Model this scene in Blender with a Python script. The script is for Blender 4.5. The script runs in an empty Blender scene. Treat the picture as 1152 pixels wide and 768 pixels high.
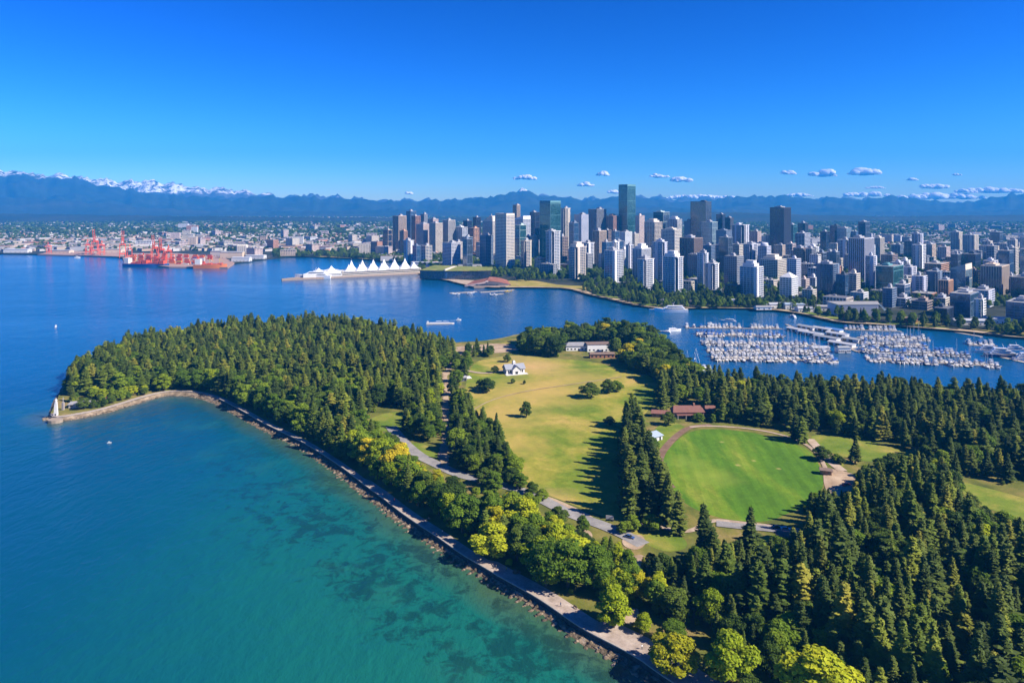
import bpy, bmesh, math, random
import numpy as np
from mathutils import Vector, Matrix
from mathutils.geometry import tessellate_polygon
random.seed(7); RNG = np.random.default_rng(7)
R = math.radians
sc = bpy.context.scene
COL = sc.collection

# ------------------------------------------------------------------ camera
F = 800.0; CAMH = 150.0; HOR = 230.0; CXP = 576.0        # focal length (px of a 1152 px frame), height above the water
cam = bpy.data.cameras.new("camera"); camo = bpy.data.objects.new("camera", cam); COL.objects.link(camo)
camo.location = (0, 0, CAMH); camo.rotation_euler = (R(90), 0, 0)
cam.sensor_width = 36; cam.lens = F/1152*36; cam.shift_y = -154/1152
cam.clip_start = 1; cam.clip_end = 120000
sc.camera = camo

# ------------------------------------------------------------------ sky, sun, exposure
SUN_EL, SUN_AZ = 38.0, 110.0                               # azimuth clockwise from +Y (straight ahead)
w = bpy.data.worlds.new("World"); sc.world = w; w.use_nodes = True
wn = w.node_tree; wn.nodes.clear()
sky = wn.nodes.new("ShaderNodeTexSky"); sky.sky_type = 'NISHITA'; sky.sun_disc = False
sky.sun_elevation = R(SUN_EL); sky.sun_rotation = R(SUN_AZ)
sky.altitude = 300; sky.air_density = 1.0; sky.dust_density = 0.15; sky.ozone_density = 6.0
hs = wn.nodes.new("ShaderNodeHueSaturation"); hs.inputs['Saturation'].default_value = 1.25
bg = wn.nodes.new("ShaderNodeBackground"); bg.inputs['Strength'].default_value = 0.074
wo = wn.nodes.new("ShaderNodeOutputWorld")
tn = wn.nodes.new('ShaderNodeMix'); tn.data_type = 'RGBA'; tn.blend_type = 'MULTIPLY'; tn.inputs[0].default_value = 1.0; tn.inputs[7].default_value = (0.150, 0.160, 0.190, 1)
gm = wn.nodes.new('ShaderNodeGamma'); gm.inputs[1].default_value = 2.0
wn.links.new(sky.outputs[0], hs.inputs['Color']); wn.links.new(hs.outputs[0], gm.inputs[0]); wn.links.new(gm.outputs[0], tn.inputs[6]); wn.links.new(tn.outputs[2], bg.inputs['Color']); wn.links.new(bg.outputs[0], wo.inputs['Surface'])
sl = bpy.data.lights.new("sun", 'SUN'); sl.energy = 4.8; sl.angle = R(0.53); sl.color = (1.0, 0.90, 0.76)
so = bpy.data.objects.new("sun", sl); COL.objects.link(so)
sdir = Vector((math.cos(R(SUN_EL))*math.sin(R(SUN_AZ)), math.cos(R(SUN_EL))*math.cos(R(SUN_AZ)), math.sin(R(SUN_EL))))
so.rotation_euler = sdir.to_track_quat('Z', 'Y').to_euler(); so.location = (400, -100, 500)
sc.view_settings.view_transform = 'Standard'; sc.view_settings.look = 'None'
sc.view_settings.exposure = 1.12; sc.view_settings.gamma = 1.0; sc.view_settings.use_curve_mapping = False
sc.cycles.use_denoising = True
try: sc.cycles.denoiser = 'OPENIMAGEDENOISE'
except Exception: pass
sc.cycles.max_bounces = 6; sc.cycles.diffuse_bounces = 2; sc.cycles.glossy_bounces = 3; sc.cycles.transmission_bounces = 4
sc.cycles.volume_bounces = 1; sc.cycles.transparent_max_bounces = 6
sc.cycles.caustics_reflective = False; sc.cycles.caustics_refractive = False

# ------------------------------------------------------------------ helpers
def P(px, py, z=0.0):
    """ground point that a ray through picture position (px, py) meets at height z"""
    D = F*(CAMH - z)/(py - HOR)
    return ((px - CXP)*D/F, D, z)
def PX(x, y, z): return (CXP + x*F/y, HOR + (CAMH - z)*F/y)
def poly_px(pts, z=0.0): return [P(a, b, z)[:2] for a, b in pts]
def inside(x, y, poly):
    c = False; n = len(poly); j = n - 1
    for i in range(n):
        xi, yi = poly[i]; xj, yj = poly[j]
        if (yi > y) != (yj > y) and x < (xj - xi)*(y - yi)/(yj - yi) + xi: c = not c
        j = i
    return c
def seg_dist(x, y, line):
    best = 1e9
    for (ax, ay), (bx, by) in zip(line[:-1], line[1:]):
        dx, dy = bx-ax, by-ay; L = dx*dx+dy*dy
        t = 0 if L == 0 else max(0, min(1, ((x-ax)*dx+(y-ay)*dy)/L))
        best = min(best, math.hypot(x-ax-t*dx, y-ay-t*dy))
    return best
def smooth(line, it=2):
    for _ in range(it):
        out = [line[0]]
        for a, b in zip(line[:-1], line[1:]):
            out += [(a[0]*.75+b[0]*.25, a[1]*.75+b[1]*.25), (a[0]*.25+b[0]*.75, a[1]*.25+b[1]*.75)]
        line = out + [line[-1]]
    return line
def smooth_closed(p, it=2):
    for _ in range(it):
        out = []
        for i in range(len(p)):
            a, b = p[i], p[(i+1) % len(p)]
            out += [(a[0]*.75+b[0]*.25, a[1]*.75+b[1]*.25), (a[0]*.25+b[0]*.75, a[1]*.25+b[1]*.75)]
        p = out
    return p
def resample(line, step):
    out = [line[0]]; acc = 0.0
    for a, b in zip(line[:-1], line[1:]):
        L = math.hypot(b[0]-a[0], b[1]-a[1]); t = step - acc
        while t <= L:
            out.append((a[0]+(b[0]-a[0])*t/L, a[1]+(b[1]-a[1])*t/L)); t += step
        acc = L - (t - step)
    out.append(line[-1]); return out
def offset(line, d):
    """the polyline moved d to its left"""
    out = []
    for i, p in enumerate(line):
        a = line[max(0, i-1)]; b = line[min(len(line)-1, i+1)]
        dx, dy = b[0]-a[0], b[1]-a[1]; L = math.hypot(dx, dy) or 1
        out.append((p[0]-dy/L*d, p[1]+dx/L*d))
    return out

class MB:
    """collects shapes into one mesh"""
    def __init__(s): s.v = []; s.f = []; s.m = []
    def add(s, vs, fs, mi=0):
        o = len(s.v); s.v += [tuple(p) for p in vs]; s.f += [tuple(i+o for i in f) for f in fs]; s.m += [mi]*len(fs)
    def box(s, x0, x1, y0, y1, z0, z1, mi=0, bottom=False):
        vs = [(x0,y0,z0),(x1,y0,z0),(x1,y1,z0),(x0,y1,z0),(x0,y0,z1),(x1,y0,z1),(x1,y1,z1),(x0,y1,z1)]
        fs = [(4,5,6,7),(0,1,5,4),(1,2,6,5),(2,3,7,6),(3,0,4,7)]
        if bottom: fs.append((3,2,1,0))
        s.add(vs, fs, mi)
    def bar(s, a, b, r, r2=None, n=5, mi=0):
        a, b = Vector(a), Vector(b); r2 = r if r2 is None else r2
        q = (b-a).to_track_quat('Z', 'Y'); vs = []
        for c, rr in ((a, r), (b, r2)):
            for k in range(n):
                t = 2*math.pi*k/n + math.pi/n
                vs.append(c + q @ Vector((rr*math.cos(t), rr*math.sin(t), 0)))
        fs = [(k, (k+1) % n, n+(k+1) % n, n+k) for k in range(n)] + [tuple(range(n, 2*n)), tuple(range(n-1, -1, -1))]
        s.add(vs, fs, mi)
    def lathe(s, prof, n=12, c=(0,0), mi=0):
        vs = []; fs = []
        for r, z in prof:
            for k in range(n):
                t = 2*math.pi*k/n; vs.append((c[0]+r*math.cos(t), c[1]+r*math.sin(t), z))
        for i in range(len(prof)-1):
            for k in range(n):
                fs.append((i*n+k, i*n+(k+1) % n, (i+1)*n+(k+1) % n, (i+1)*n+k))
        fs.append(tuple((len(prof)-1)*n+k for k in range(n)))
        s.add(vs, fs, mi)
    def gable(s, x0, x1, y0, y1, z0, z1, over=0.4, mi=0, hip=0.0, t=0.25):
        """pitched roof with its ridge along x"""
        ym = (y0+y1)/2; a, b, c, d = x0-over, x1+over, y0-over, y1+over; h = hip*(y1-y0)/2
        vs = [(a,c,z0),(b,c,z0),(b,d,z0),(a,d,z0),(a+h,ym,z1),(b-h,ym,z1),(a,c,z0-t),(b,c,z0-t),(b,d,z0-t),(a,d,z0-t)]
        s.add(vs, [(0,1,5,4),(2,3,4,5),(3,0,4),(1,2,5),(6,7,1,0),(7,8,2,1),(8,9,3,2),(9,6,0,3),(9,8,7,6)], mi)
    def prism(s, pts, z0, z1, mi=0, cap=True):
        n = len(pts); vs = [(x, y, z0) for x, y in pts] + [(x, y, z1) for x, y in pts]
        fs = [(k, (k+1) % n, n+(k+1) % n, n+k) for k in range(n)]
        if cap:
            for t in tessellate_polygon([[Vector((x, y, 0)) for x, y in pts]]):
                a, b, c = (Vector(pts[i]) for i in t)
                if (b-a).x*(c-a).y-(b-a).y*(c-a).x < 0: t = t[::-1]
                fs.append(tuple(n+i for i in t))
        s.add(vs, fs, mi)
    def mesh(s, name, mats, smooth=False):
        me = bpy.data.meshes.new(name); me.from_pydata(s.v, [], s.f)
        for m in (mats if isinstance(mats, (list, tuple)) else [mats]): me.materials.append(m)
        if any(s.m): me.polygons.foreach_set("material_index", s.m)
        if smooth: me.polygons.foreach_set("use_smooth", [True]*len(s.f))
        me.update(); return me
    def build(s, name, mats, parent=None, smooth=False):
        return link(name, s.mesh(name, mats, smooth), parent)
def link(name, me, parent=None):
    o = bpy.data.objects.new(name, me); COL.objects.link(o)
    if parent is not None: o.parent = parent
    return o
def tag(o, label=None, cat=None, group=None, kind=None):
    if label: o['label'] = label
    if cat: o['category'] = cat
    if group: o['group'] = group
    if kind: o['kind'] = kind
    return o
def thing(name, label, cat, loc=(0,0,0), rz=0.0, group=None, scale=None):
    o = bpy.data.objects.new(name, None); COL.objects.link(o); o.location = loc; o.rotation_euler = (0, 0, rz)
    o.empty_display_size = 1.0
    if scale is not None: o.scale = scale if hasattr(scale, '__len__') else (scale,)*3
    return tag(o, label, cat, group)
def kids(o, _cache={}):
    return [c for c in KIDS.get(o.name, [])]
KIDS = {}
def register(root):
    """remember the parts of a finished thing, so that copying it is quick"""
    def rec(o): 
        KIDS[o.name] = list(o.children)
        for c in o.children: rec(c)
    rec(root); return root
def dup(root, label, loc, rz=0.0, scale=None, group=None):
    def rec(o, par):
        c = o.copy(); COL.objects.link(c)
        if par is not None: c.parent = par
        for k in KIDS.get(o.name, []): rec(k, c)
        return c
    r = rec(root, None); r.location = loc; r.rotation_euler = (0, 0, rz); r['label'] = label
    if scale is not None: r.scale = scale if hasattr(scale, '__len__') else (scale,)*3
    if group: r['group'] = group
    return r
def np_object(name, V, Fq, mats, mi=None):
    """one mesh from arrays: V (n,3), Fq (m,k) faces of k corners"""
    me = bpy.data.meshes.new(name); k = Fq.shape[1]
    me.vertices.add(len(V)); me.vertices.foreach_set("co", V.astype(np.float32).ravel())
    me.loops.add(Fq.size); me.loops.foreach_set("vertex_index", Fq.astype(np.int32).ravel())
    me.polygons.add(len(Fq)); me.polygons.foreach_set("loop_start", np.arange(0, Fq.size, k, dtype=np.int32))
    for m in mats: me.materials.append(m)
    if mi is not None: me.polygons.foreach_set("material_index", mi.astype(np.int32))
    me.update(calc_edges=True); me.validate(); return link(name, me)

# ------------------------------------------------------------------ materials
class NT:
    def __init__(s, m): s.t = m.node_tree; s.n = s.t.nodes; s.l = s.t.links
    def __call__(s, typ, **kw):
        nd = s.n.new(typ)
        for k, v in kw.items():
            if k in ('i',):
                for a, b in v.items():
                    if isinstance(b, bpy.types.NodeSocket): s.l.new(b, nd.inputs[a])
                    else: nd.inputs[a].default_value = b
            else: setattr(nd, k, v)
        return nd
    def math(s, op, a, b=None, c=None, clamp=False):
        nd = s.n.new("ShaderNodeMath"); nd.operation = op; nd.use_clamp = clamp
        for i, q in enumerate((a, b, c)):
            if q is None: continue
            if isinstance(q, bpy.types.NodeSocket): s.l.new(q, nd.inputs[i])
            else: nd.inputs[i].default_value = q
        return nd.outputs[0]
    def mix(s, f, a, b, blend='MIX'):
        nd = s.n.new("ShaderNodeMix"); nd.data_type = 'RGBA'; nd.blend_type = blend
        for i, q in ((0, f), (6, a), (7, b)):
            if isinstance(q, bpy.types.NodeSocket): s.l.new(q, nd.inputs[i])
            elif i == 0: nd.inputs[0].default_value = q
            else: nd.inputs[i].default_value = (*q, 1) if len(q) == 3 else q
        return nd.outputs[2]
    def ramp(s, f, stops, interp='LINEAR'):
        nd = s.n.new("ShaderNodeValToRGB"); cr = nd.color_ramp; cr.interpolation = interp
        while len(cr.elements) < len(stops): cr.elements.new(0.5)
        for e, (p, c) in zip(cr.elements, stops):
            e.position = p; e.color = (*c, 1) if len(c) == 3 else c
        s.l.new(f, nd.inputs[0]); return nd.outputs[0]
    def noise(s, vec, scale, detail=4, rough=0.55, dist=0.0):
        nd = s.n.new("ShaderNodeTexNoise"); nd.inputs['Scale'].default_value = scale; nd.inputs['Detail'].default_value = detail
        nd.inputs['Roughness'].default_value = rough; nd.inputs['Distortion'].default_value = dist
        if vec is not None: s.l.new(vec, nd.inputs['Vector'])
        return nd.outputs[0]
def new_mat(name):
    m = bpy.data.materials.new(name); m.use_nodes = True; nt = NT(m); nt.n.clear()
    out = nt("ShaderNodeOutputMaterial"); b = nt("ShaderNodeBsdfPrincipled"); nt.l.new(b.outputs[0], out.inputs[0])
    return m, nt, b, out
def pos(nt): return nt("ShaderNodeNewGeometry").outputs['Position']
def objc(nt): return nt("ShaderNodeTexCoord").outputs['Object']
def rnd(nt): return nt("ShaderNodeObjectInfo").outputs['Random']
MATS = {}
def plain(name, col, rough=0.7, vary=0.25, scale=0.4, metal=0.0, spec=0.4):
    """one colour with uneven weathering and a slight difference from object to object"""
    if name in MATS: return MATS[name]
    m, nt, b, _ = new_mat(name)
    n = nt.noise(objc(nt), scale, 5)
    v = nt.math('MULTIPLY_ADD', n, 2*vary, 1-vary)
    v = nt.math('MULTIPLY', v, nt.math('MULTIPLY_ADD', rnd(nt), vary*.6, 1-vary*.3))
    c = nt("ShaderNodeCombineColor", i={0: v, 1: v, 2: v}).outputs[0]
    nt.l.new(nt.mix(1.0, col, c, 'MULTIPLY'), b.inputs['Base Color'])
    b.inputs['Roughness'].default_value = rough; b.inputs['Metallic'].default_value = metal
    b.inputs['Specular IOR Level'].default_value = spec
    MATS[name] = m; return m
# ------------------------------------------------------------------ outlines (picture positions turned into ground points)
ZL = 2.3                                                   # height of the park above the water
SEAWALL_PX = [(740,765),(720,749),(690,733),(657,716),(630,697),(607,681),(587,669),(567,658),(540,642),(514,626),(490,608),(468,594),
  (447,579),(428,563),(412,552),(394,537),(376,524),(358,512),(338,500),(313,488),(293,478),(275,467),(255,456),(240,449),(220,444),
  (190,443),(175,446),(160,450),(135,458),(115,464),(90,469),(67,473),(58,472.5),(55.5,469)]
a, b = P(740,765), P(690,733)
SEAWALL = [(a[0]+(a[0]-b[0])*k, a[1]+(a[1]-b[1])*k) for k in (5.0, 2.5, 1.0)] + poly_px(SEAWALL_PX)
SEAWALL = resample(smooth(SEAWALL, 2), 4.0)
BACK_PX = [(59,464),(64,453),(67,446),(72,440),(76,428),(80,418),(92,410),(110,402),(150,390),(200,379),(260,371),(340,366),(400,368),
  (450,378),(480,384),(505,389),(515,387),(540,386),(568,382),(580,378),(600,377),(640,372),(690,370),(735,377),(750,390),(758,404),
  (766,414),(785,422),(830,428),(870,432),(930,434),(1000,438),(1152,444),(1500,452)]
BACKSHORE = resample(smooth(poly_px(BACK_PX), 1), 6.0)
PARK = offset(SEAWALL, -0.5) + BACKSHORE + [(900, 520), (900, 40), (SEAWALL[0][0]+60, 40)]

CITY_PX = [(-500,284),(0,286),(60,287),(100,286.5),(140,290),(143,297),(190,301),(254,301),(262,297),(300,292),(330,289),(385,291),
  (432,294),(472,297),(473,313.5),(500,315.5),(520,321),(545,325),(600,324.5),(640,325.5),(660,332),(690,339),(715,345),(745,349),(800,348),(860,349),
  (900,354),(925,360),(945,365),(990,367),(1040,371),(1100,376),(1152,383),(1400,393),(1900,400)]
CITYSHORE = resample(smooth(poly_px(CITY_PX), 1), 12.0)
CITY = CITYSHORE + [(16000, 1500), (16000, 14500), (-16000, 14500), (-16000, 2300)]
CITY = CITY[::-1]

# ------------------------------------------------------------------ water
def water():
    rows = np.concatenate([np.geomspace(60, 4200, 190)]); cols = np.linspace(-1.6, 1.6, 260)
    Y, U = np.meshgrid(rows, cols, indexing='ij'); X = U*np.maximum(Y, 250); n, k = Y.shape
    V = np.stack([X.ravel(), Y.ravel(), np.zeros(Y.size)], 1)
    i = np.arange(n-1)[:, None]*k + np.arange(k-1)[None, :]; i = i.ravel()
    Fq = np.stack([i, i+1, i+k+1, i+k], 1)
    S = np.array(SEAWALL); A = S[:-1]; B = S[1:]; d = np.full(len(V), 1e9)
    for (ax, ay), (bx, by) in zip(A, B):
        L = (bx-ax)**2+(by-ay)**2+1e-9; t = np.clip(((V[:,0]-ax)*(bx-ax)+(V[:,1]-ay)*(by-ay))/L, 0, 1)
        d = np.minimum(d, np.hypot(V[:,0]-ax-t*(bx-ax), V[:,1]-ay-t*(by-ay)))
    m, nt, bs, out = new_mat("sea_water")
    o = np_object("water", V, Fq, [m])
    at = o.data.attributes.new("shore_distance", 'FLOAT', 'POINT'); at.data.foreach_set("value", d.astype(np.float32))
    p = pos(nt); sh = nt("ShaderNodeAttribute", attribute_name="shore_distance").outputs['Fac']
    big = nt.noise(p, 0.016, 4); 
    shw = nt.math('ADD', sh, nt.math('MULTIPLY_ADD', big, 90, -45))
    sepY = nt("ShaderNodeSeparateXYZ", i={0: p})
    # the bay gets deeper along its length
    deep = nt.math('MULTIPLY', nt.math('ADD', nt.math('MULTIPLY', sepY.outputs[1], 0.42), nt.math('MULTIPLY', sepY.outputs[0], -0.30)), 1.0)
    shd = nt.math('ADD', nt.math('MULTIPLY', shw, 0.9), nt.math('SUBTRACT', deep, 150))
    f = nt.math('DIVIDE', shd, 420, clamp=True)
    c = nt.ramp(f, WATER_STOPS)
    # sandy bottom and sea grass seen through the shallows
    edge = nt.math('SUBTRACT', 1.0, nt.math('DIVIDE', nt.math('ADD', sh, nt.math('MULTIPLY_ADD', big, 26, -13)), 20), clamp=True)
    c = nt.mix(nt.math('MULTIPLY', edge, .75), c, (0.07, 0.085, 0.03))
    wn_ = nt.math('MULTIPLY_ADD', nt.noise(p, 0.13, 9, .74, 0.5), 0.62, nt.math('MULTIPLY', nt.noise(p, 0.020, 2), 0.38))
    band = nt.math('MULTIPLY', nt.math('SUBTRACT', 1.0, nt.math('DIVIDE', sh, 88), clamp=True), nt.math('DIVIDE', nt.math('SUBTRACT', sh, 2), 8, clamp=True))
    weed = nt.math('MULTIPLY', nt.math('MULTIPLY', nt.math('SUBTRACT', wn_, nt.math('MULTIPLY_ADD', band, -.135, .565)), 16, clamp=True), nt.math('MULTIPLY', band, 2.2, clamp=True))
    c = nt.mix(nt.math('MULTIPLY', weed, nt.math('MULTIPLY', nt.math('DIVIDE', nt.math('SUBTRACT', 480, sepY.outputs[1]), 120, clamp=True), .58)), c, (0.005, 0.018, 0.022))
    pale = nt.math('MULTIPLY', nt.math('MULTIPLY', nt.math('SUBTRACT', nt.noise(p, 0.03, 5, .6), .54), 7, clamp=True), nt.math('MULTIPLY', band, .35))
    c = nt.mix(pale, c, (0.03, 0.15, 0.085))
    # long current streaks far out
    mp = nt("ShaderNodeMapping", i={'Vector': p, 'Scale': (0.0016, 0.009, 1), 'Rotation': (0, 0, R(-8))})
    st = nt.noise(mp.outputs[0], 1.0, 5, .6, .8)
    stf = nt.math('MULTIPLY', nt.math('MULTIPLY', nt.math('SUBTRACT', st, .52), 5, clamp=True), nt.math('DIVIDE', nt.math('SUBTRACT', sepY.outputs[1], 480), 500, clamp=True))
    c = nt.mix(nt.math('MULTIPLY', stf, .42), c, (0.03, 0.17, 0.38))
    nt.l.new(c, bs.inputs['Base Color'])
    bs.inputs['IOR'].default_value = 1.33
    nt.l.new(nt.math('MULTIPLY_ADD', stf, -.05, .14), bs.inputs['Roughness'])
    mpw = nt("ShaderNodeMapping", i={'Vector': p, 'Scale': (1.0, 0.55, 1), 'Rotation': (0, 0, R(25))})
    n1 = nt.noise(mpw.outputs[0], 0.22, 6, .62); n2 = nt.noise(mpw.outputs[0], 0.05, 3)
    hgt = nt.math('ADD', nt.math('MULTIPLY', n1, 1.2), nt.math('MULTIPLY', n2, 1.8))
    bp = nt("ShaderNodeBump", i={'Strength': 0.62, 'Distance': 0.9, 'Height': hgt})
    nt.l.new(bp.outputs[0], bs.inputs['Normal'])
    return tag(o, kind='structure')
WATER_STOPS = [(0.0, (0.008, 0.118, 0.086)), (0.16, (0.005, 0.102, 0.098)), (0.34, (0.002, 0.070, 0.116)), (0.60, (0.002, 0.056, 0.138)), (1.0, (0.002, 0.070, 0.178))]
water()

# ------------------------------------------------------------------ ground materials
def ground_mat(name, stops, scale, detail=6, fine=1.2, rough=0.95, stretch=None, bump=0.0, spots=None, mow=None):
    m, nt, b, _ = new_mat(name); p = pos(nt); q = p
    if stretch: q = nt("ShaderNodeMapping", i={'Vector': p, 'Scale': stretch[:3], 'Rotation': (0, 0, R(stretch[3]))}).outputs[0]
    n = nt.noise(q, scale, detail, .6, .3)
    c = nt.ramp(n, stops)
    g = nt.math('MULTIPLY_ADD', nt.noise(p, fine, 4, .65), .7, .65)
    g = nt.math('MULTIPLY', g, nt.math('MULTIPLY_ADD', nt.noise(p, .17, 5, .7), .7, .65))
    if mow:
        mv = nt("ShaderNodeMapping", i={'Vector': p, 'Rotation': (0, 0, R(mow[1]))}).outputs[0]; sx = nt("ShaderNodeSeparateXYZ", i={0: mv}).outputs[0]
        g = nt.math('MULTIPLY', g, nt.math('MULTIPLY_ADD', nt.math('GREATER_THAN', nt.math('FRACT', nt.math('DIVIDE', sx, mow[0])), .5), mow[2], 1-mow[2]/2))
    cc = nt("ShaderNodeCombineColor", i={0: g, 1: g, 2: g}).outputs[0]
    c = nt.mix(1.0, c, cc, 'MULTIPLY')
    if spots:
        for (x, y, r, col, k) in spots:                    # worn or dried patches that lie at one place on the lawn
            d = nt("ShaderNodeVectorMath", operation='DISTANCE', i={0: p, 1: (x, y, ZL)}).outputs['Value']
            d = nt.math('MULTIPLY_ADD', nt.noise(p, 2.2/r, 5, .65), r*1.1, nt.math('ADD', d, -r*.55))
            c = nt.mix(nt.math('MULTIPLY', nt.math('SUBTRACT', 1.0, nt.math('DIVIDE', d, r), clamp=True), k), c, col)
    nt.l.new(c, b.inputs['Base Color']); b.inputs['Roughness'].default_value = rough; b.inputs['Specular IOR Level'].default_value = 0.15
    if bump:
        bp = nt("ShaderNodeBump", i={'Strength': bump, 'Distance': .4, 'Height': nt.noise(p, 2.0, 5, .7)}); nt.l.new(bp.outputs[0], b.inputs['Normal'])
    return m
G_EARTH = ground_mat("park_soil", [(.30,(.060,.080,.018)),(.46,(.13,.14,.025)),(.58,(.20,.17,.045)),(.72,(.30,.21,.10))], 0.05, bump=.3)
def W(px, py): return P(px, py, ZL)[:2]
dry = (.44, .31, .085); tan = (.50, .32, .13)
G_MEADOW = ground_mat("meadow_grass", [(.30,(.085,.15,.012)),(.44,(.15,.20,.018)),(.54,(.26,.25,.035)),(.68,(.42,.30,.08))], 0.024, 8, fine=.6, bump=.15, mow=(9.0, -28, .05),
    spots=[(*W(605,440), 62, dry, .9), (*W(555,470), 50, dry, .85), (*W(600,412), 46, tan, .75), (*W(650,425), 40, dry, .6), (*W(585,500), 26, dry, .5), (*W(575,400), 40, tan, .6), (*W(650,585), 16, tan, .7), (*W(560,395), 30, tan, .7), (*W(620,560), 18, tan, .6)])
G_OVAL = ground_mat("mown_turf", [(.30,(.055,.135,.008)),(.48,(.080,.175,.010)),(.60,(.13,.21,.014)),(.74,(.23,.255,.035))], 0.06, 6, fine=.7, stretch=(1.0,.22,1,8), bump=.1, mow=(7.0, 8, .11),
    spots=[(*W(800,535), 20, (.25,.31,.04), .55), (*W(770,520), 16, (.22,.30,.04), .5), (*W(830,523), 2.2, (.42,.34,.12), .8), (*W(848,518), 1.8, (.42,.34,.12), .8), (*W(876,527), 1.8, (.42,.34,.12), .8), (*W(812,497), 2.0, (.42,.34,.12), .7)])
G_LAWN = ground_mat("lawn_grass", [(.30,(.085,.15,.014)),(.5,(.15,.20,.022)),(.64,(.26,.24,.045)),(.76,(.36,.28,.08))], 0.045, 6, bump=.15)
G_DRY = ground_mat("dry_grass", [(.30,(.20,.19,.03)),(.5,(.30,.25,.05)),(.7,(.42,.29,.10))], 0.04, 6, bump=.15)
G_DIRT = ground_mat("bare_dirt", [(.3,(.27,.19,.12)),(.5,(.38,.28,.19)),(.7,(.50,.39,.27))], 0.09, 6, bump=.2)
G_PATH = ground_mat("gravel_path", [(.3,(.30,.22,.15)),(.5,(.40,.31,.23)),(.7,(.46,.37,.29))], 0.2, 5)
G_BROWN = ground_mat("brown_track", [(.3,(.14,.085,.055)),(.5,(.19,.12,.08)),(.7,(.25,.17,.12))], 0.2, 5)
G_ROAD = ground_mat("worn_asphalt", [(.3,(.20,.19,.19)),(.5,(.26,.25,.24)),(.7,(.32,.30,.28))], 0.12, 5, rough=.85)
G_PROM = ground_mat("promenade_paving", [(.3,(.30,.24,.19)),(.5,(.37,.30,.25)),(.7,(.45,.38,.32))], 0.25, 6, rough=.9)
G_SAND = ground_mat("beach_sand", [(.3,(.33,.24,.14)),(.5,(.44,.33,.20)),(.7,(.52,.41,.27))], 0.12, 5)
G_SHINGLE = ground_mat('shingle', [(.3,(.11,.085,.055)),(.5,(.21,.16,.11)),(.7,(.33,.26,.18))], 0.25, 6, bump=.6)
M_WALL = ground_mat("seawall_stone", [(.3,(.032,.032,.036)),(.5,(.050,.050,.052)),(.7,(.085,.08,.075))], 0.6, 6, rough=.9, bump=.6)
M_ROCK = ground_mat("shore_rock", [(.3,(.05,.04,.026)),(.48,(.13,.10,.065)),(.62,(.30,.23,.16)),(.75,(.42,.34,.25))], 0.35, 6, rough=.85, bump=.8)
G_CITY = ground_mat("city_ground", [(.30,(.016,.026,.013)),(.50,(.028,.036,.022)),(.62,(.060,.060,.054)),(.74,(.10,.095,.085))], 0.012, 9, fine=.03)

# ------------------------------------------------------------------ land
mb = MB(); mb.prism(PARK if sum((PARK[i][0]*PARK[(i+1)%len(PARK)][1]-PARK[(i+1)%len(PARK)][0]*PARK[i][1]) for i in range(len(PARK))) > 0 else PARK[::-1], -1.0, ZL)
tag(mb.build("park_ground", G_EARTH), kind='structure')
mb = MB(); mb.prism(CITY if sum((CITY[i][0]*CITY[(i+1)%len(CITY)][1]-CITY[(i+1)%len(CITY)][0]*CITY[i][1]) for i in range(len(CITY))) > 0 else CITY[::-1], -1.0, 2.5)
tag(mb.build("city_ground", G_CITY), kind='structure')

LAYER = [ZL]
def sheet(name, pts, mat, smooth_it=2, z=None):
    """a flat area of the ground, laid just above the sheet under it"""
    LAYER[0] += 0.012
    pts = smooth_closed(pts, smooth_it) if smooth_it else pts
    mb = MB(); vs = [(x, y, LAYER[0] if z is None else z) for x, y in pts]; fs = []
    for t in tessellate_polygon([[Vector((x, y, 0)) for x, y in pts]]):
        a, b, c = (Vector(pts[i]) for i in t)
        fs.append(t if (b-a).x*(c-a).y-(b-a).y*(c-a).x > 0 else t[::-1])
    mb.add(vs, fs); return tag(mb.build(name, mat), kind='structure')
def ribbon(name, line, width, mat, z=None, wob=0.0):
    LAYER[0] += 0.012; zz = LAYER[0] if z is None else z
    line = resample(smooth(line, 3), 3.0); mb = MB()
    L = offset(line, width/2); Rr = offset(line, -width/2)
    if wob:
        L = offset(line, width/2); L = [(x+random.uniform(-wob, wob), y+random.uniform(-wob, wob)) for x, y in L]; Rr = [(x+random.uniform(-wob, wob), y+random.uniform(-wob, wob)) for x, y in Rr]
    n = len(line); mb.add([(x, y, zz) for x, y in Rr]+[(x, y, zz) for x, y in L], [(i, i+1, n+i+1, n+i) for i in range(n-1)])
    return tag(mb.build(name, mat), kind='structure'), line
def Z(pts): return [W(*p) for p in pts]

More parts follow.
